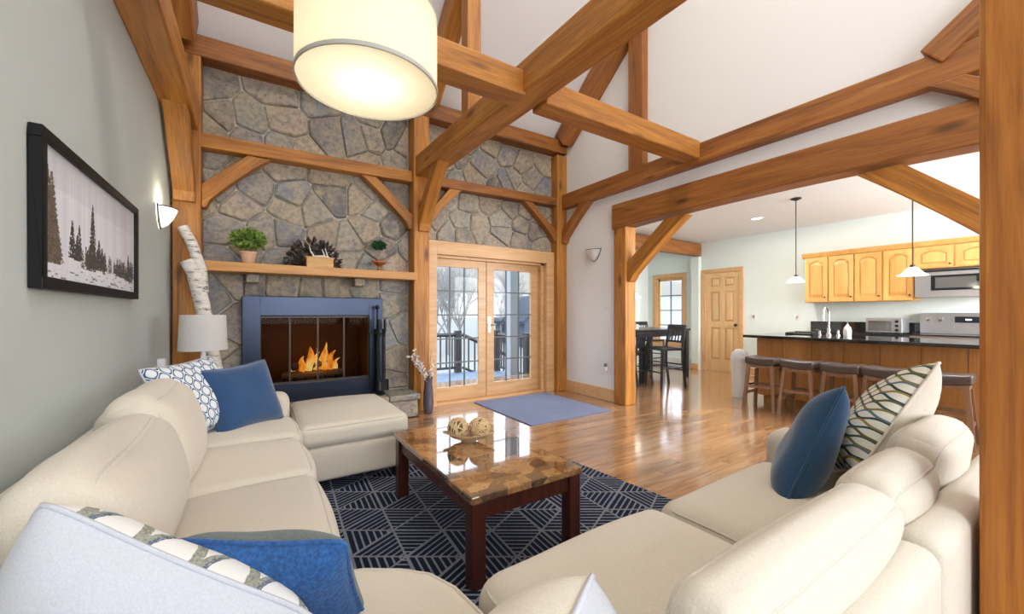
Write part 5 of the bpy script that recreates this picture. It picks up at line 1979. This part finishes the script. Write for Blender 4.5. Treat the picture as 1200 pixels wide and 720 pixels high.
railing('dark railing on the right side of the terrace seen through the right door', (4.85, 6.9), (5.10, 8.6), -.25, -.25)
pc = thing('porch_column', 'pale square porch column outside the right glazed door', 'column', (4.34, 6.72, -.25))
MB().box(-.085, .085, -.085, .085, 0, 3.4).build('shaft', 'siding', pc, bevel=.01)
MB().box(-.12, .12, -.12, .12, 0, .16).build('column_base', 'siding', pc)
gr = struct('ground')
m = MB()
gx = [-60, -30, -10, 0, 10, 20, 40, 70, 120]; gy = [5.15, 9, 14, 20, 28, 38, 55, 90]
gz = [-1.0, -1.05, -.9, -.5, .2, 1.2, 3.4, 9.0]
n = len(gx)
m.add([(x, y_, z + .3 * math.sin(x * .3 + y_)) for y_, z in zip(gy, gz) for x in gx], [(j * n + i, j * n + i + 1, (j + 1) * n + i + 1, (j + 1) * n + i) for j in range(len(gy) - 1) for i in range(n - 1)])
m.build('lawn_ground', 'snow', gr, smooth=True)
m = MB()
m.add([(x, y_, z) for x, z in ((-60, 10), (120, 10)) for y_ in (70,)] + [(120, 110, 30), (-60, 110, 30), (-60, 70, 0), (120, 70, 0)], [(0, 1, 2, 3), (4, 5, 1, 0)])
m.build('far_hill', 'hill', gr)
sh = thing('garden_shed', 'dark slate blue shed with pitched roof out in the pale garden', 'shed', (14.2, 18.2, -1.0))
MB().prism([(-1.6, 0), (1.6, 0), (1.6, 1.7), (0, 3.0), (-1.6, 1.7)], (0, 0, 0), (1, 0, 0), (0, 0, 1), (0, 3.2, 0)).build('shed_wall', 'shed_wall', sh)
m = MB()
m.prism([(-1.8, 1.55), (0, 3.05), (1.8, 1.55), (1.8, 1.72), (0, 3.25), (-1.8, 1.72)], (0, -.15, 0), (1, 0, 0), (0, 0, 1), (0, 3.5, 0))
m.build('shed_roof', 'shed_roof', sh)
wd_ = MB().box(-.4, .4, -.03, 0, .7, 1.6).build('window', 'siding', sh)
MB().box(-.33, .33, -.04, -.03, .77, 1.53).build('pane', 'shed_roof', wd_)

rt = random.Random(99)
def grow(mb, p, d, L, r_, depth):
    q = p + d * L
    mid = p.lerp(q, .5) + Vector((rt.uniform(-1, 1), rt.uniform(-1, 1), 0)) * L * .05
    mb.tube([p, mid, q], [r_, r_ * .85, r_ * .7], 5 if depth > 2 else 4, caps=False)
    if depth == 0: return
    for k in range(3 if depth > 1 else 2):
        nd_ = (d + Vector((rt.uniform(-.75, .75), rt.uniform(-.75, .75), rt.uniform(-.15, .45)))).normalized()
        grow(mb, p.lerp(q, rt.uniform(.55, 1.0)), nd_, L * rt.uniform(.55, .8), r_ * .6, depth - 1)
tree_spots = [(5.0, 15.5, 4.6), (6.6, 16.5, 5.0), (7.7, 17.5, 4.6), (9.0, 19, 5.4), (4.6, 20, 5.2), (10.4, 22, 5), (7.0, 23, 5.6), (12.5, 20.5, 4.6), (8.2, 26, 5.6), (12.0, 27, 5.6), (15.2, 24, 5.2), (17.0, 27, 5.4), (10.5, 31, 6), (14.8, 32, 6), (18.5, 21.0, 4.6), (21.0, 23.5, 5.0)]
labs = 'bare grey tree in the pale garden beyond the terrace'
protos = []
for k, (x, y_, hh) in enumerate(tree_spots):
    if k < 5:
        t_ = thing('bare_tree', labs, 'tree', group='bare trees beyond the terrace')
        tm = MB(); tm.tube([(0, 0, -.5), (.03, .02, .6), (0, 0, 1.25)], [.085, .07, .06], 7)
        tm.build('trunk', 'bark', t_, fix=False)
        bm_ = MB()
        for q in range(5): grow(bm_, Vector((0, 0, .7 + .13 * q)), Vector((rt.uniform(-.6, .6), rt.uniform(-.6, .6), 1)).normalized(), 1.3, .045, 4)
        bm_.build('branches', 'bark', t_, fix=False)
        protos.append(t_)
    else:
        t_ = copy_tree(protos[k % 5])
    gyz = -1.0 + (0 if y_ < 14 else (y_ - 14) * .09)
    t_.location = (x, y_, gyz); t_.rotation_euler = (0, 0, rt.uniform(0, 6)); t_.scale = (1, 1, 1) if k < 1 else (hh / 4.8,) * 3

# smooth shading clean-up for turned parts
for o in bpy.data.objects:
    if o.type == 'MESH' and o.data.polygons and o.data.polygons[0].use_smooth and len(o.data.polygons) < 1500 and not o.get('kind') and 'piping' not in o.name:
        bm = bmesh.new(); bm.from_mesh(o.data)
        for e in bm.edges:
            if len(e.link_faces) == 2 and e.calc_face_angle(0) > R(50): e.smooth = False
        bm.to_mesh(o.data); bm.free()
